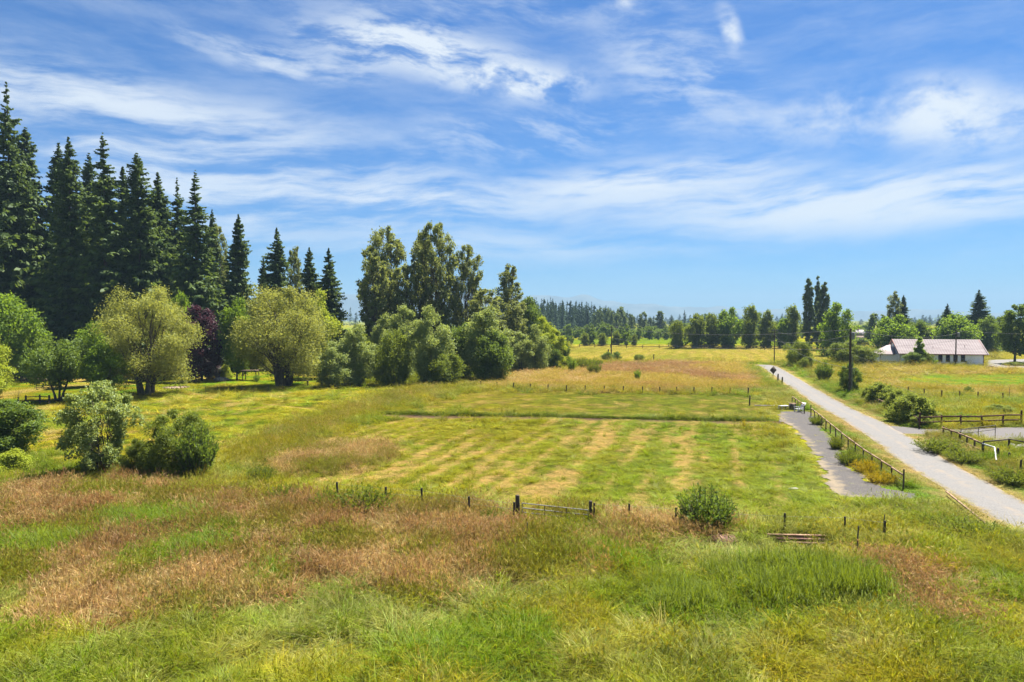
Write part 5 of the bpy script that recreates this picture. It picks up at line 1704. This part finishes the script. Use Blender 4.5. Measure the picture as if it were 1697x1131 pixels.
# rocks on the drive bank
for i, (px, py, s_) in enumerate(((1676, 742, 0.5), (1684, 746, 0.4), (1692, 744, 0.6), (1650, 738, 0.3), (1668, 747, 0.35))):
    x, y = P(px, py)
    lab = ('pale rock left in the cluster beyond the grey rail stub', 'small pale rock in the middle of the cluster beyond the grey rail stub', 'largest pale rock at the right edge beyond the grey rail stub',
           'little pale rock beside the white tub', 'low pale rock just behind the grey rail stub')[i]
    g = np.random.default_rng(i)
    th = np.arange(7) / 7 * 6.283
    rings = [np.stack([np.cos(th) * s_ * r * g.uniform(0.75, 1.2, 7), np.sin(th) * s_ * r * 0.8 * g.uniform(0.75, 1.2, 7), np.full(7, z * s_) + g.normal(0, 0.04, 7)], 1) for r, z in ((1, -0.1), (0.9, 0.3), (0.5, 0.6), (0.05, 0.68))]
    ii = np.arange(28).reshape(4, 7)
    q = np.stack([ii[:-1], np.roll(ii, -1, 1)[:-1], np.roll(ii, -1, 1)[1:], ii[1:]], -1).reshape(-1, 4)
    r_ = Geo().add(np.concatenate(rings), q).obj('rock', M_STONE)
    r_.location = (x, y, 0.02)
    tag(r_, lab, 'rock', 'pale rocks at the driveway')


def rock(px, py, s_, lab, grp, seed):
    x, y = P(px, py)
    g = np.random.default_rng(seed)
    th = np.arange(7) / 7 * 6.283
    rings = [np.stack([np.cos(th) * s_ * r * g.uniform(0.75, 1.2, 7), np.sin(th) * s_ * r * 0.8 * g.uniform(0.75, 1.2, 7), np.full(7, z * s_) + g.normal(0, 0.04, 7)], 1) for r, z in ((1, -0.1), (0.9, 0.3), (0.5, 0.6), (0.05, 0.68))]
    ii = np.arange(28).reshape(4, 7)
    q = np.stack([ii[:-1], np.roll(ii, -1, 1)[:-1], np.roll(ii, -1, 1)[1:], ii[1:]], -1).reshape(-1, 4)
    r_ = Geo().add(np.concatenate(rings), q).obj('rock', M_STONE)
    r_.location = (x, y, gz(x, y))
    tag(r_, lab, 'rock', grp)


rock(360, 630, 0.8, 'pale rock at the left of the pile near the yellow shrub', 'pale rocks in the yard', 11)
rock(367, 631, 1.0, 'biggest pale rock of the pile near the yellow shrub', 'pale rocks in the yard', 12)
rock(374, 630, 0.7, 'pale rock at the right of the pile near the yellow shrub', 'pale rocks in the yard', 13)

# flower bed edging
x, y = P(292, 643)
t = thing('flower_bed', 'bare flower bed edged with small stones on the lawn right of the round willow', 'flower bed', (x, y, gz(x, y)))
Geo().tube([(0, 0, 0.0), (0, 0, 0.06), (0, 0, 0.09)], [2.0, 1.9, 1.2], 18).obj('soil', solid_mat('bed_soil', (0.12, 0.08, 0.055), (0.22, 0.16, 0.12), 3), t)
stone = None
for i in range(18):
    a_ = i / 18 * 6.283
    if stone is None:
        stone = Geo().box((0, 0, 0.05), (0.42, 0.26, 0.2)).mesh('edging_stone', M_WOOD)
    c = child('edging_stone', stone, t)
    c.location, c.rotation_euler = (math.cos(a_) * 2.05, math.sin(a_) * 2.05, 0), (0.05, 0.04, a_ + 1.57)

# shelter under the wide willow, benches, beds
x, y = P(414, 631)
t = thing('garden_shelter', 'small open wooden shelter with a flat roof left of the wide willow trunk', 'shelter', (x, y, gz(x, y)))
for sx in (-1.45, 1.2):
    for sy in (0, 1.6):
        Geo().box((sx, sy, 0.9), (0.13, 0.13, 2.0)).obj('leg', M_WOODDARK, t)
for i in range(8):
    Geo().box((0, -0.25 + 0.30 * i, 1.98), (3.4, 0.24, 0.06), 0, 0.0).obj('roof_board', M_WOOD, t)
for sy in (0, 1.6):
    Geo().box((0, sy, 1.84), (3.3, 0.07, 0.14)).obj('beam', M_WOODDARK, t)
x, y = P(497, 640)
t = thing('wooden_bench', 'rough wooden bench under the right side of the wide willow', 'bench', (x, y, gz(x, y)), 0.1)
for sx in (-1.4, 1.4):
    Geo().box((sx, 0, 0.45), (0.2, 0.4, 0.95)).obj('leg', M_WOOD, t)
for i in range(3):
    Geo().box((0, -0.2 + 0.2 * i, 0.96), (3.4, 0.17, 0.07)).obj('seat_board', M_WOOD, t)
for px, py, w, lab in ((52, 633, 4.4, 'raised wooden planter bed behind the forked apple tree'), (22, 629, 2.6, 'smaller planter bed at the left edge before the shed')):
    x, y = P(px, py)
    t = thing('planter_bed', lab, 'planter', (x, y, gz(x, y)))
    for (cx, cy, sx, sy) in ((0, 0, w, 0.08), (0, 1.4, w, 0.08), (-w / 2, 0.7, 0.08, 1.3), (w / 2, 0.7, 0.08, 1.3)):
        Geo().box((cx, cy, 0.25), (sx, sy, 0.55)).obj('side_board', M_WOOD, t)
    Geo().box((0, 0.7, 0.36), (w - 0.1, 1.3, 0.1)).obj('soil', M_RUST, t)
for px, py, h, s_, lab in ((27, 660, 2.4, 9, 'bare spindly sapling in the straw grass at the left'),):
    tr, cr = spiky_shrub(4, h, 0.9, s_, 0.05, LM['olive'], 4)
    x, y = P(px, py)
    t = thing('bare_sapling', lab, 'sapling', (x, y, gz(x, y)))
    child('stems', tr, t)
    child('foliage', cr, t)
# white covered thing under the purple tree
x, y = P(352, 602)
t = thing('white_canopy', 'white canopy tent far back right of the purple tree', 'canopy', (x, y, 0))
for sx in (-1.8, 1.8):
    for sy in (0, 3):
        Geo().tube([(sx, sy, 0), (sx, sy, 2.3)], 0.05, 6).obj('leg', M_GALV, t)
Geo().add([(-2, -0.2, 2.3), (2, -0.2, 2.3), (2, 3.2, 2.3), (-2, 3.2, 2.3), (0, 1.5, 3.3)], [(0, 1, 4), (1, 2, 4), (2, 3, 4), (3, 0, 4)]).obj('top', M_WHITE, t)
Geo().box((0, 1.5, 2.2), (4.0, 3.4, 0.22)).obj('valance', M_WHITE, t)


# ------------------------------------------------------------------ lawn chair, odds and ends at the gravel pad
def lounge(px, py, rz, label):
    x, y = P(px, py)
    t = thing('lawn_chair', label, 'chair', (x, y, gz(x, y) + 0.02), rz)
    for sx in (-0.33, 0.33):
        for sy, hz in ((-0.45, 0.42), (0.35, 0.38)):
            Geo().box((sx, sy, hz / 2), (0.07, 0.07, hz)).obj('leg', M_WHITE, t)
        Geo().beam((sx * 1.15, -0.5, 0.66), (sx * 1.15, 0.35, 0.62), 0.11, 0.04).obj('armrest', M_WHITE, t)
        Geo().box((sx * 1.15, -0.42, 0.52), (0.06, 0.06, 0.26)).obj('arm_support', M_WHITE, t)
    for i in range(5):
        Geo().box((0, -0.45 + 0.19 * i, 0.43 - 0.01 * i), (0.68, 0.15, 0.03)).obj('seat_slat', M_WHITE, t)
    for i in range(5):
        Geo().beam((-0.28 + 0.14 * i, 0.42, 0.40), (-0.28 + 0.14 * i, 0.85, 1.20), 0.12, 0.03).obj('back_slat', M_WHITE, t)
    return t


lounge(1324, 683, R_(-70), 'white slatted lawn chair at the head of the gravel pad')
x, y = P(1299, 679)
t = thing('white_table', 'low white plastic table in the grass left of the lawn chair', 'table', (x, y, gz(x, y)), 0.3)
Geo().box((0, 0, 0.52), (1.3, 0.75, 0.06)).obj('top', M_WHITE, t)
for sx in (-0.55, 0.55):
    for sy in (-0.3, 0.3):
        Geo().box((sx, sy, 0.25), (0.08, 0.08, 0.5)).obj('leg', M_WHITE, t)
for i, (px, py, l_, lab) in enumerate(((1262, 674, 1.9, 'white board lying in the grass, left of two'), (1277, 674, 1.7, 'white board lying in the grass, right of two'), (1307, 677, 0.6, 'small white scrap between the table and the lawn chair'))):
    x, y = P(px, py)
    tag(Geo().box((0, 0, 0.0), (l_, 0.3, 0.07), 0.1 * i).obj('white_board', M_STONE), lab, 'board').location = (x, y, gz(x, y) + 0.14)
x, y = P(1316, 680)
t = thing('crate', 'dark bin with a tan lid beside the white lawn chair', 'bin', (x, y, gz(x, y)))
Geo().box((0, 0.5, 0.4), (0.7, 0.6, 0.8)).obj('body', M_DARKMETAL, t)
Geo().box((0, 0.5, 0.84), (0.8, 0.7, 0.07)).obj('lid', M_WOODTAN, t)
# diamond sign seen from behind
x, y = P(1281, 626)
t = thing('road_sign', 'back of a diamond shaped road sign at the lane end', 'sign', (x, y, 0), 0.3)
Geo().tube([(0, 0, -0.3), (0, 0, 1.7)], 0.06, 6).obj('post', M_DARKMETAL, t)
d_ = 0.85
Geo().add([(-d_, -0.09, 1.55), (0, -0.09, 1.55 - d_), (d_, -0.09, 1.55), (0, -0.09, 1.55 + d_), (-d_, -0.06, 1.55), (0, -0.06, 1.55 - d_), (d_, -0.06, 1.55), (0, -0.06, 1.55 + d_)],
          [(0, 1, 2, 3), (7, 6, 5, 4), (0, 4, 5, 1), (1, 5, 6, 2), (2, 6, 7, 3), (3, 7, 4, 0)]).obj('panel', M_WOODDARK, t)
# white bits in the mown field
x, y = P(1315, 816)
tag(Geo().box((0, 0, 0.0), (0.6, 0.3, 0.08), 0.2).obj('white_scrap', M_STONE), 'white scrap lying in the field beside the gravel pad', 'scrap').location = (x, y, gz(x, y) + 0.16)

# rusty beams and iron trough in the meadow
x0, y0 = P(1328, 914)
zb = gz(x0, y0)
for i, (dy_, dz_, l_, dx_, mat, lab) in enumerate(((0.50, 0.46, 3.05, -0.06, M_RUSTPALE, 'topmost pale beam of the rusty pile'), (0.28, 0.32, 2.75, 0.16, M_RUST, 'second rusty beam below the pale one'),
                                                   (0.02, 0.20, 2.65, 0.24, M_RUST, 'front rusty beam, third from the top of the pile'), (0.45, 0.20, 2.9, 0.1, M_RUST, 'lowest rusty beam, in shadow at the bottom of the pile'))):
    G = Geo()
    s_ = 0.15
    for zz, th_ in ((-s_ / 2, 0.02), (s_ / 2, 0.02)):
        G.box((0, 0, zz), (l_, 0.17, th_))
    G.box((0, 0, 0), (l_, 0.025, s_ - 0.022))
    o = G.obj('rusty_beam', mat)
    o.location = (x0 + dx_, y0 + dy_, zb + dz_)
    o.rotation_euler = (0.04 * i, 0.02, -0.02 * i)
    tag(o, lab, 'beam', 'rusty beams stacked in the meadow')
for i, dx_ in enumerate((-1.25, 1.0)):
    o = Geo().box((0, 0, 0.0), (0.2, 1.2, 0.2)).obj('timber_block', M_WOODDARK)
    o.location = (x0 + dx_, y0 + 0.35, zb + 0.0)
    tag(o, ('timber block under the left end of the rusty beams', 'timber block under the right end of the rusty beams')[i], 'block')
t = thing('iron_rack', 'bent rusty iron rack at the left end of the rusty beams', 'rack', (x0 - 1.35, y0 - 0.12, zb))
for i in range(4):
    Geo().tube([(0.14 * i, 0.1 * (i % 2), -0.05), (0.14 * i + 0.03, 0.1, 0.55 - 0.05 * i)], 0.018, 5).obj('rod', M_RUST, t)
Geo().tube([(-0.1, 0, 0.18), (0.6, 0.05, 0.2)], 0.022, 5).obj('crossbar', M_RUST, t)
x, y = P(1201, 910)
t = thing('iron_trough', 'low rusty iron trough turned over in the grass left of the beams', 'trough', (x, y, gz(x, y) + 0.12))
w_, d_ = 0.58, 0.42
Geo().add([(-w_, -d_, 0.30), (w_, -d_, 0.30), (w_, d_, 0.36), (-w_, d_, 0.36), (-w_ * 1.08, -d_ * 1.1, 0.0), (w_ * 1.08, -d_ * 1.1, 0.0), (w_ * 1.08, d_ * 1.1, 0.0), (-w_ * 1.08, d_ * 1.1, 0.0)],
          [(0, 1, 2, 3), (4, 5, 1, 0), (5, 6, 2, 1), (6, 7, 3, 2), (7, 4, 0, 3)]).obj('body', M_RUST, t)
for s_ in (-0.2, 0.25):
    Geo().beam((s_, -d_, 0.325), (s_, d_, 0.385), 0.05, 0.03).obj('strap', M_RUSTPALE, t)

# ------------------------------------------------------------------ shrubs and weed clumps of the meadow
for kind, px, py, top, hw, name, lab in (
    ('wand_1', 1172, 888, 798, 48, 'willow_shrub', 'dark spiky willow shrub right of the metal gate'),
    ('wandyellow_1', 829, 978, 940, 17, 'weed_plant', 'small yellow green plant alone in the reddish grass'),
    ('goldweed_1', 1462, 800, 776, 26, 'golden_weeds', 'golden flowering weed clump by the end of the low rail fence'),
    ('goldweed_2', 1436, 782, 758, 24, 'golden_weeds', 'yellowish weed clump second from the rail fence end'),
    ('weed_3', 1410, 768, 742, 22, 'weed_clump', 'green weed clump halfway down the gravel pad edge'),
    ('weed_1', 1388, 742, 722, 14, 'weed_clump', 'green weed clump by the upper part of the low rail fence'),
    ('weed_2', 1356, 704, 688, 14, 'weed_clump', 'green weeds at the top end of the low rail fence'),
    ('weed_1', 600, 858, 800, 52, 'weed_clump', 'big leafy weed clump on the meadow edge left of the gate'),
    ('weed_2', 540, 850, 806, 30, 'weed_clump', 'weed clump left of the big leafy one on the meadow edge'),
    ('weed_3', 468, 840, 796, 30, 'weed_clump', 'weed clump on the meadow edge near the olive bush'),
    ('weed_1', 430, 800, 768, 26, 'weed_clump', 'weeds on the near end of the tall grass bank'),
    ('weed_2', 740, 862, 832, 24, 'weed_clump', 'low weeds along the meadow fence left of the gate'),
    ('weed_3', 815, 868, 836, 24, 'weed_clump', 'low weeds beside the hinge post of the gate'),
    ('weed_1', 1085, 890, 862, 24, 'weed_clump', 'low weeds between the latch post and the spiky shrub'),
    ('weed_3', 1200, 892, 850, 26, 'weed_clump', 'rank weeds at the right foot of the spiky shrub'),
    ('weed_2', 1290, 898, 868, 24, 'weed_clump', 'dark weeds behind the left end of the rusty beams'),
    ('weed_1', 1352, 898, 864, 28, 'weed_clump', 'dark weeds behind the right end of the rusty beams'),
    ('weed_3', 1610, 900, 856, 60, 'weed_clump', 'rank green weeds on the verge at the right'),
    ('weed_2', 1540, 880, 848, 40, 'weed_clump', 'green weeds below the gravel pad end'),
    ('weed_1', 1665, 920, 884, 50, 'weed_clump', 'green weeds at the right edge near the lane'),
    ('drybush_1', 1340, 952, 930, 34, 'dry_mound', 'brown dry grass mound below the rusty beams'),
    ('drybush_2', 1520, 985, 950, 46, 'dry_mound', 'reddish dry mound right of the tall green clump'),
    ('drybush_1', 1630, 990, 958, 36, 'dry_mound', 'dark brown mound near the right edge of the meadow'),
    ('drybush_2', 1575, 988, 964, 36, 'dry_mound', 'brown mound left of the dark one near the right edge'),
    ('drybush_1', 1115, 916, 898, 28, 'dry_mound', 'low brown mound left of the iron trough'),
    ('drybush_2', 1560, 1052, 1012, 38, 'dry_mound', 'brown dry mound nearest the camera at the right'),
    ('weed_2', 985, 622, 596, 12, 'weed_clump', 'green weeds in the rough field below the sapling thicket'),
    ('wandgreen_1', 1610, 700, 682, 22, 'squash_plants', 'pale big leaved plants behind the dark two rail fence'),
    ('wandgreen_2', 1590, 700, 684, 12, 'squash_plants', 'whitish green plants left of the big leaved ones behind the fence'),
    ('wand_2', 1607, 655, 638, 8, 'weed_clump', 'dark weed at the wire fence in the right pasture'),
    ('hedge_1', 1655, 690, 672, 30, 'weed_clump', 'low green mound of weeds in the right paddock'),
    ('weed_1', 1560, 750, 724, 40, 'weed_clump', 'green weeds under the corner rail fence'),
    ('weed_2', 1680, 800, 768, 40, 'weed_clump', 'tall green weeds at the right edge by the thin dark post'),
    ('weed_3', 1600, 765, 742, 32, 'weed_clump', 'tall weeds below the corner rail fence'),
):
    plant(name, kind, px, Yb(py), top, hw, lab, {'weed_clump': 'weeds', 'dry_mound': 'grass mound', 'golden_weeds': 'weeds', 'weed_plant': 'plant', 'squash_plants': 'plants', 'willow_shrub': 'shrub'}[name])
# ------------------------------------------------------------------ grass: tufts of real blades set on points by geometry nodes
def tuft(seed, n, foot, h, w, lean, curl, heads=0.0, segs=3):
    """n bent tapering blades; some carry a feathery seed head"""
    rng = np.random.default_rng(seed)
    a = rng.random(n) * 6.283
    r = foot * np.sqrt(rng.random(n))
    base = np.stack([np.cos(a) * r, np.sin(a) * r, np.full(n, -0.03)], 1)
    dirn = np.stack([np.cos(a + rng.normal(0, 0.8, n)), np.sin(a + rng.normal(0, 0.8, n)), np.zeros(n)], 1)
    ln = h * rng.uniform(0.5, 1.1, n)
    le = lean * rng.uniform(0.2, 1.3, n)
    side = np.stack([-dirn[:, 1], dirn[:, 0], np.zeros(n)], 1)
    var = rng.random(n)
    G = Geo()
    rows = []
    for k in range(segs + 1):
        t_ = k / segs
        bend = le * t_ + curl * t_ ** 2
        p = base + dirn * (ln * np.sin(np.minimum(bend, 1.9)) * t_)[:, None] + np.array((0, 0, 1.0)) * (ln * t_ * np.cos(np.minimum(bend, 1.75)))[:, None]
        ww = w * (1 - t_ * 0.92) * 0.5
        rows += [p - side * ww, p + side * ww]
    V = np.stack(rows, 1)                     # n, 2(segs+1), 3
    m_ = 2 * (segs + 1)
    f = np.concatenate([np.array((2 * k, 2 * k + 1, 2 * k + 3, 2 * k + 2))[None] + (np.arange(n) * m_)[:, None] for k in range(segs)])
    G.add(V.reshape(-1, 3), f, np.repeat(var, m_))
    nh = int(n * heads)
    if nh:
        tip = (V[:nh, -1] + V[:nh, -2]) / 2
        for j in range(3):
            ax = unit(rng.normal(size=(nh, 3)) * 0.4 + np.array((0, 0, 1.0))) * 0.115 * h
            b_ = unit(np.cross(ax, rng.normal(size=(nh, 3)))) * 0.0065 * (0.6 + h)
            G.leaves(tip + ax * 0.2 + rng.normal(size=(nh, 3)) * 0.012, ax, b_, np.clip(rng.random(nh) * 0.5 + 0.5, 0, 1))
    return G.mesh('tuft', M_GRASS)


def scatter(name, label, x, y, tint, scl, rot, variant, tufts):
    n = len(x)
    me = bpy.data.meshes.new(name)
    me.vertices.add(n)
    me.vertices.foreach_set('co', np.stack([x, y, ground_z(x, y)], 1).ravel().astype(np.float32))
    for nm, typ, key, arr in (('tint', 'FLOAT_COLOR', 'color', np.concatenate([tint, np.ones((n, 1))], 1)), ('scl', 'FLOAT_VECTOR', 'vector', scl), ('rot', 'FLOAT_VECTOR', 'vector', rot)):
        me.attributes.new(nm, typ, 'POINT').data.foreach_set(key, np.ascontiguousarray(arr, np.float32).ravel())
    me.attributes.new('variant', 'INT', 'POINT').data.foreach_set('value', variant.astype(np.int32))
    o = child(name, me)
    o['kind'], o['label'], o['category'] = 'stuff', label, 'grass'
    ng = bpy.data.node_groups.new(name, 'GeometryNodeTree')
    ng.interface.new_socket('Geometry', in_out='INPUT', socket_type='NodeSocketGeometry')
    ng.interface.new_socket('Geometry', in_out='OUTPUT', socket_type='NodeSocketGeometry')
    N, Lk = ng.nodes, ng.links
    gi, go, jn = N.new('NodeGroupInput'), N.new('NodeGroupOutput'), N.new('GeometryNodeJoinGeometry')

    def named(nm, typ):
        a = N.new('GeometryNodeInputNamedAttribute')
        a.data_type = typ
        a.inputs[0].default_value = nm
        return a.outputs[0]
    s_, r_, v_ = named('scl', 'FLOAT_VECTOR'), named('rot', 'FLOAT_VECTOR'), named('variant', 'INT')
    e2r = N.new('FunctionNodeEulerToRotation')
    Lk.new(r_, e2r.inputs[0])
    for i, tm in enumerate(tufts):
        po = bpy.data.objects.new('tuft', tm)
        oi = N.new('GeometryNodeObjectInfo')
        oi.inputs[0].default_value = po
        cm = N.new('FunctionNodeCompare')
        cm.data_type, cm.operation = 'INT', 'EQUAL'
        ia = [q for q in cm.inputs if q.type == 'INT']
        Lk.new(v_, ia[0])
        ia[1].default_value = i
        io = N.new('GeometryNodeInstanceOnPoints')
        Lk.new(gi.outputs[0], io.inputs['Points'])
        Lk.new(cm.outputs[0], io.inputs['Selection'])
        Lk.new(oi.outputs['Geometry'], io.inputs['Instance'])
        Lk.new(e2r.outputs[0], io.inputs['Rotation'])
        Lk.new(s_, io.inputs['Scale'])
        Lk.new(io.outputs[0], jn.inputs[0])
    Lk.new(jn.outputs[0], go.inputs[0])
    md = o.modifiers.new('tufts', 'NODES')
    md.node_group = ng
    return o


def sample(rng, n, Y0, Y1, power):
    """points spread over the field of view and a margin, thinning with distance"""
    u = rng.random(n)
    e = 2.0 - power
    Y = (Y0 ** e + u * (Y1 ** e - Y0 ** e)) ** (1 / e) if abs(e) > 1e-6 else Y0 * (Y1 / Y0) ** u
    X = rng.uniform(-1, 1, n) * (0.84 * Y + 6)
    return X, Y


rng = np.random.default_rng(99)
T_LONG = [tuft(1, 46, 0.22, 1.0, 0.020, 0.55, 0.9, 0.0), tuft(2, 46, 0.26, 1.0, 0.018, 0.75, 1.1, 0.0), tuft(3, 40, 0.20, 1.0, 0.022, 0.4, 0.6, 0.1)]
T_SEED = [tuft(4, 40, 0.24, 1.0, 0.010, 0.30, 0.35, 0.8), tuft(5, 40, 0.26, 1.0, 0.010, 0.40, 0.5, 0.8), tuft(6, 36, 0.22, 1.0, 0.011, 0.35, 0.6, 0.7)]
T_SHORT = [tuft(7, 34, 0.26, 0.5, 0.020, 0.9, 0.8, 0.0, 2), tuft(8, 34, 0.30, 0.5, 0.022, 1.1, 0.6, 0.0, 2), tuft(9, 30, 0.24, 0.5, 0.018, 0.6, 0.9, 0.0, 2)]


def grass_band(n, Y0, Y1, power, size_fn, names, hmul=1.0):
    x, y = sample(rng, n, Y0, Y1, power)
    col, h, seed, dens = surface(x, y, rng.random(len(x)))
    k = rng.random(n) < dens
    x, y, col, h, seed = x[k], y[k], col[k], h[k], seed[k]
    n = len(x)
    jit = rng.uniform(0.75, 1.3, (n, 1)) * np.where(h[:, None] < 0.2, rng.uniform(0.7, 1.35, (n, 1)), 1.0) * (1 + rng.normal(0, 0.06, (n, 3)))
    tint = np.clip(col * jit, 0.004, 0.75)
    is_seed = (rng.random(n) < seed * 0.9) & (h > 0.3)
    short = (h <= 0.2) & ~is_seed
    long_ = ~is_seed & ~short
    fs = size_fn(y)
    hh = h * rng.uniform(0.6, 1.45, n) * hmul
    # the wind lays the grass over in sweeps
    wind = fbm(x / 7, y / 7, 401) * 6.28
    for mask, (nm, lab), tf, zmul in ((long_, names[0], T_LONG, 1.5), (is_seed, names[1], T_SEED, 1.35), (short, names[2], T_SHORT, 2.6)):
        m_ = int(mask.sum())
        if m_ < 50 or nm is None:
            continue
        foot = fs[mask] * rng.uniform(0.8, 1.25, m_)
        scl = np.stack([foot, foot, hh[mask] * zmul], 1)
        lean = (0.38 + 0.75 * sstep(fbm(x[mask] / 2.6, y[mask] / 2.6, 409), 0.45, 0.65) * (h[mask] < 0.6)) * (mask is not short)
        a = wind[mask] + rng.normal(0, 0.5, m_)
        rot = np.stack([np.cos(a) * lean * rng.random(m_), np.sin(a) * lean * rng.random(m_), rng.random(m_) * 6.283], 1)
        scatter(nm, lab, x[mask], y[mask], tint[mask], scl, rot, rng.integers(0, 3, m_), tf)


grass_band(80000, 17, 47, 1.0, lambda y: np.full_like(y, 1.3), (('meadow_grass', 'lodged green meadow grass in the foreground'), ('seed_grass', 'reddish seeding grass in the foreground'), ('clipped_grass', 'clipped grass at the near edge of the mown field')))
grass_band(170000, 47, 125, 1.0, lambda y: 0.9 + (y - 47) / 90, (('rank_grass', 'rank grass along the bank and verges'), ('field_seed_grass', 'dry seeding grass on banks and rough patches'), ('mown_grass', 'mown grass with dried clippings in the fields')), 1.0)
grass_band(70000, 125, 310, 1.0, lambda y: 2.0 + (y - 125) / 90, (('far_grass', 'long grass of the far fields'), ('far_seed_grass', 'reddish seeding grass of the far rough field'), ('far_mown_grass', 'short hay stubble of the far field')), 1.0)


# ------------------------------------------------------------------ tall green clumps that stand out of the meadow
M_CLUMP = leaf_mat('tall_clump_blades', (0.07, 0.110, 0.006), (0.165, 0.21, 0.014), 0.45, 0.04, green=False)


def clump_mesh(seed, n=3200):
    rng = np.random.default_rng(seed)
    sub = 16
    cs = np.stack([rng.uniform(-1, 1, sub) * 0.8, rng.uniform(-1, 1, sub) * 0.6], 1)
    ci = rng.integers(0, sub, n)
    b0 = np.concatenate([cs[ci] + rng.normal(0, 0.20, (n, 2)), np.full((n, 1), -0.08)], 1)
    a = rng.random(n) * 6.283
    d = np.stack([np.cos(a), np.sin(a), np.zeros(n)], 1)
    sd = np.stack([-d[:, 1], d[:, 0], np.zeros(n)], 1)
    ln = rng.uniform(0.6, 1.15, n) * (0.75 + 0.35 * rng.random(sub)[ci])
    le, cu = rng.uniform(0.05, 0.35, n), rng.uniform(0.2, 0.9, n)
    rows = []
    for k in range(5):
        t_ = k / 4
        be = le * t_ + cu * t_ * t_
        p = b0 + d * (ln * t_ * np.sin(be) * 0.5)[:, None] + np.array((0, 0, 1.0)) * (ln * t_ * np.cos(be))[:, None]
        w = 0.013 * (1 - 0.9 * t_)
        rows += [p - sd * w, p + sd * w]
    V = np.stack(rows, 1)
    f = np.concatenate([np.array((2 * k, 2 * k + 1, 2 * k + 3, 2 * k + 2))[None] + (np.arange(n) * 10)[:, None] for k in range(4)])
    var = np.clip(0.5 * rng.random(sub)[ci] + 0.5 * rng.random(n), 0, 1)
    return Geo().add(V.reshape(-1, 3), f, np.repeat(var, 10)).mesh('blades', M_CLUMP)


CL = [clump_mesh(i) for i in (1, 2, 3)]
for i, (px, py, hw, h, lab) in enumerate((
    (1415, 1022, 66, 2.27, 'tallest green grass clump, dark on its left side, at the lower right'), (1300, 1026, 70, 1.95, 'green grass clump left of the tallest one at the lower right'),
    (1150, 1028, 66, 1.62, 'arching green grass clump at the left end of the lower right group'), (1340, 985, 74, 1.82, 'green clump behind the tallest one at the lower right'),
    (1230, 990, 64, 1.56, 'rear green clump in the middle of the lower right group'), (1000, 940, 44, 1.43, 'green grass clump in the middle of the meadow right of the reddish grass'),
    (290, 884, 60, 1.62, 'broad green clump in the reddish grass at the left, right half'), (190, 884, 54, 1.49, 'broad green clump in the reddish grass at the left, left half'),
    (377, 892, 32, 1.49, 'small round green clump right of the broad ones in the reddish grass'), (65, 930, 70, 1.62, 'green grass clump at the left edge of the meadow'),
    (320, 938, 60, 1.56, 'green clump below the broad ones, right part'), (225, 934, 42, 1.30, 'green clump below the broad ones, left part'),
    (1105, 995, 46, 1.30, 'low green clump behind the arching one'))):
    x, y = P(px, py)
    o = child('grass_clump', CL[i % 3])
    w = hw / 1131.3 * y / 0.95
    o.location, o.rotation_euler, o.scale = (x, y + w * 0.45, gz(x, y + w * 0.45)), (0, 0, (0.0, 3.1, 0.2, 2.9)[i % 4]), (w, w * 0.8, h)
    tag(o, lab, 'grass clump', 'tall green clumps in the meadow')
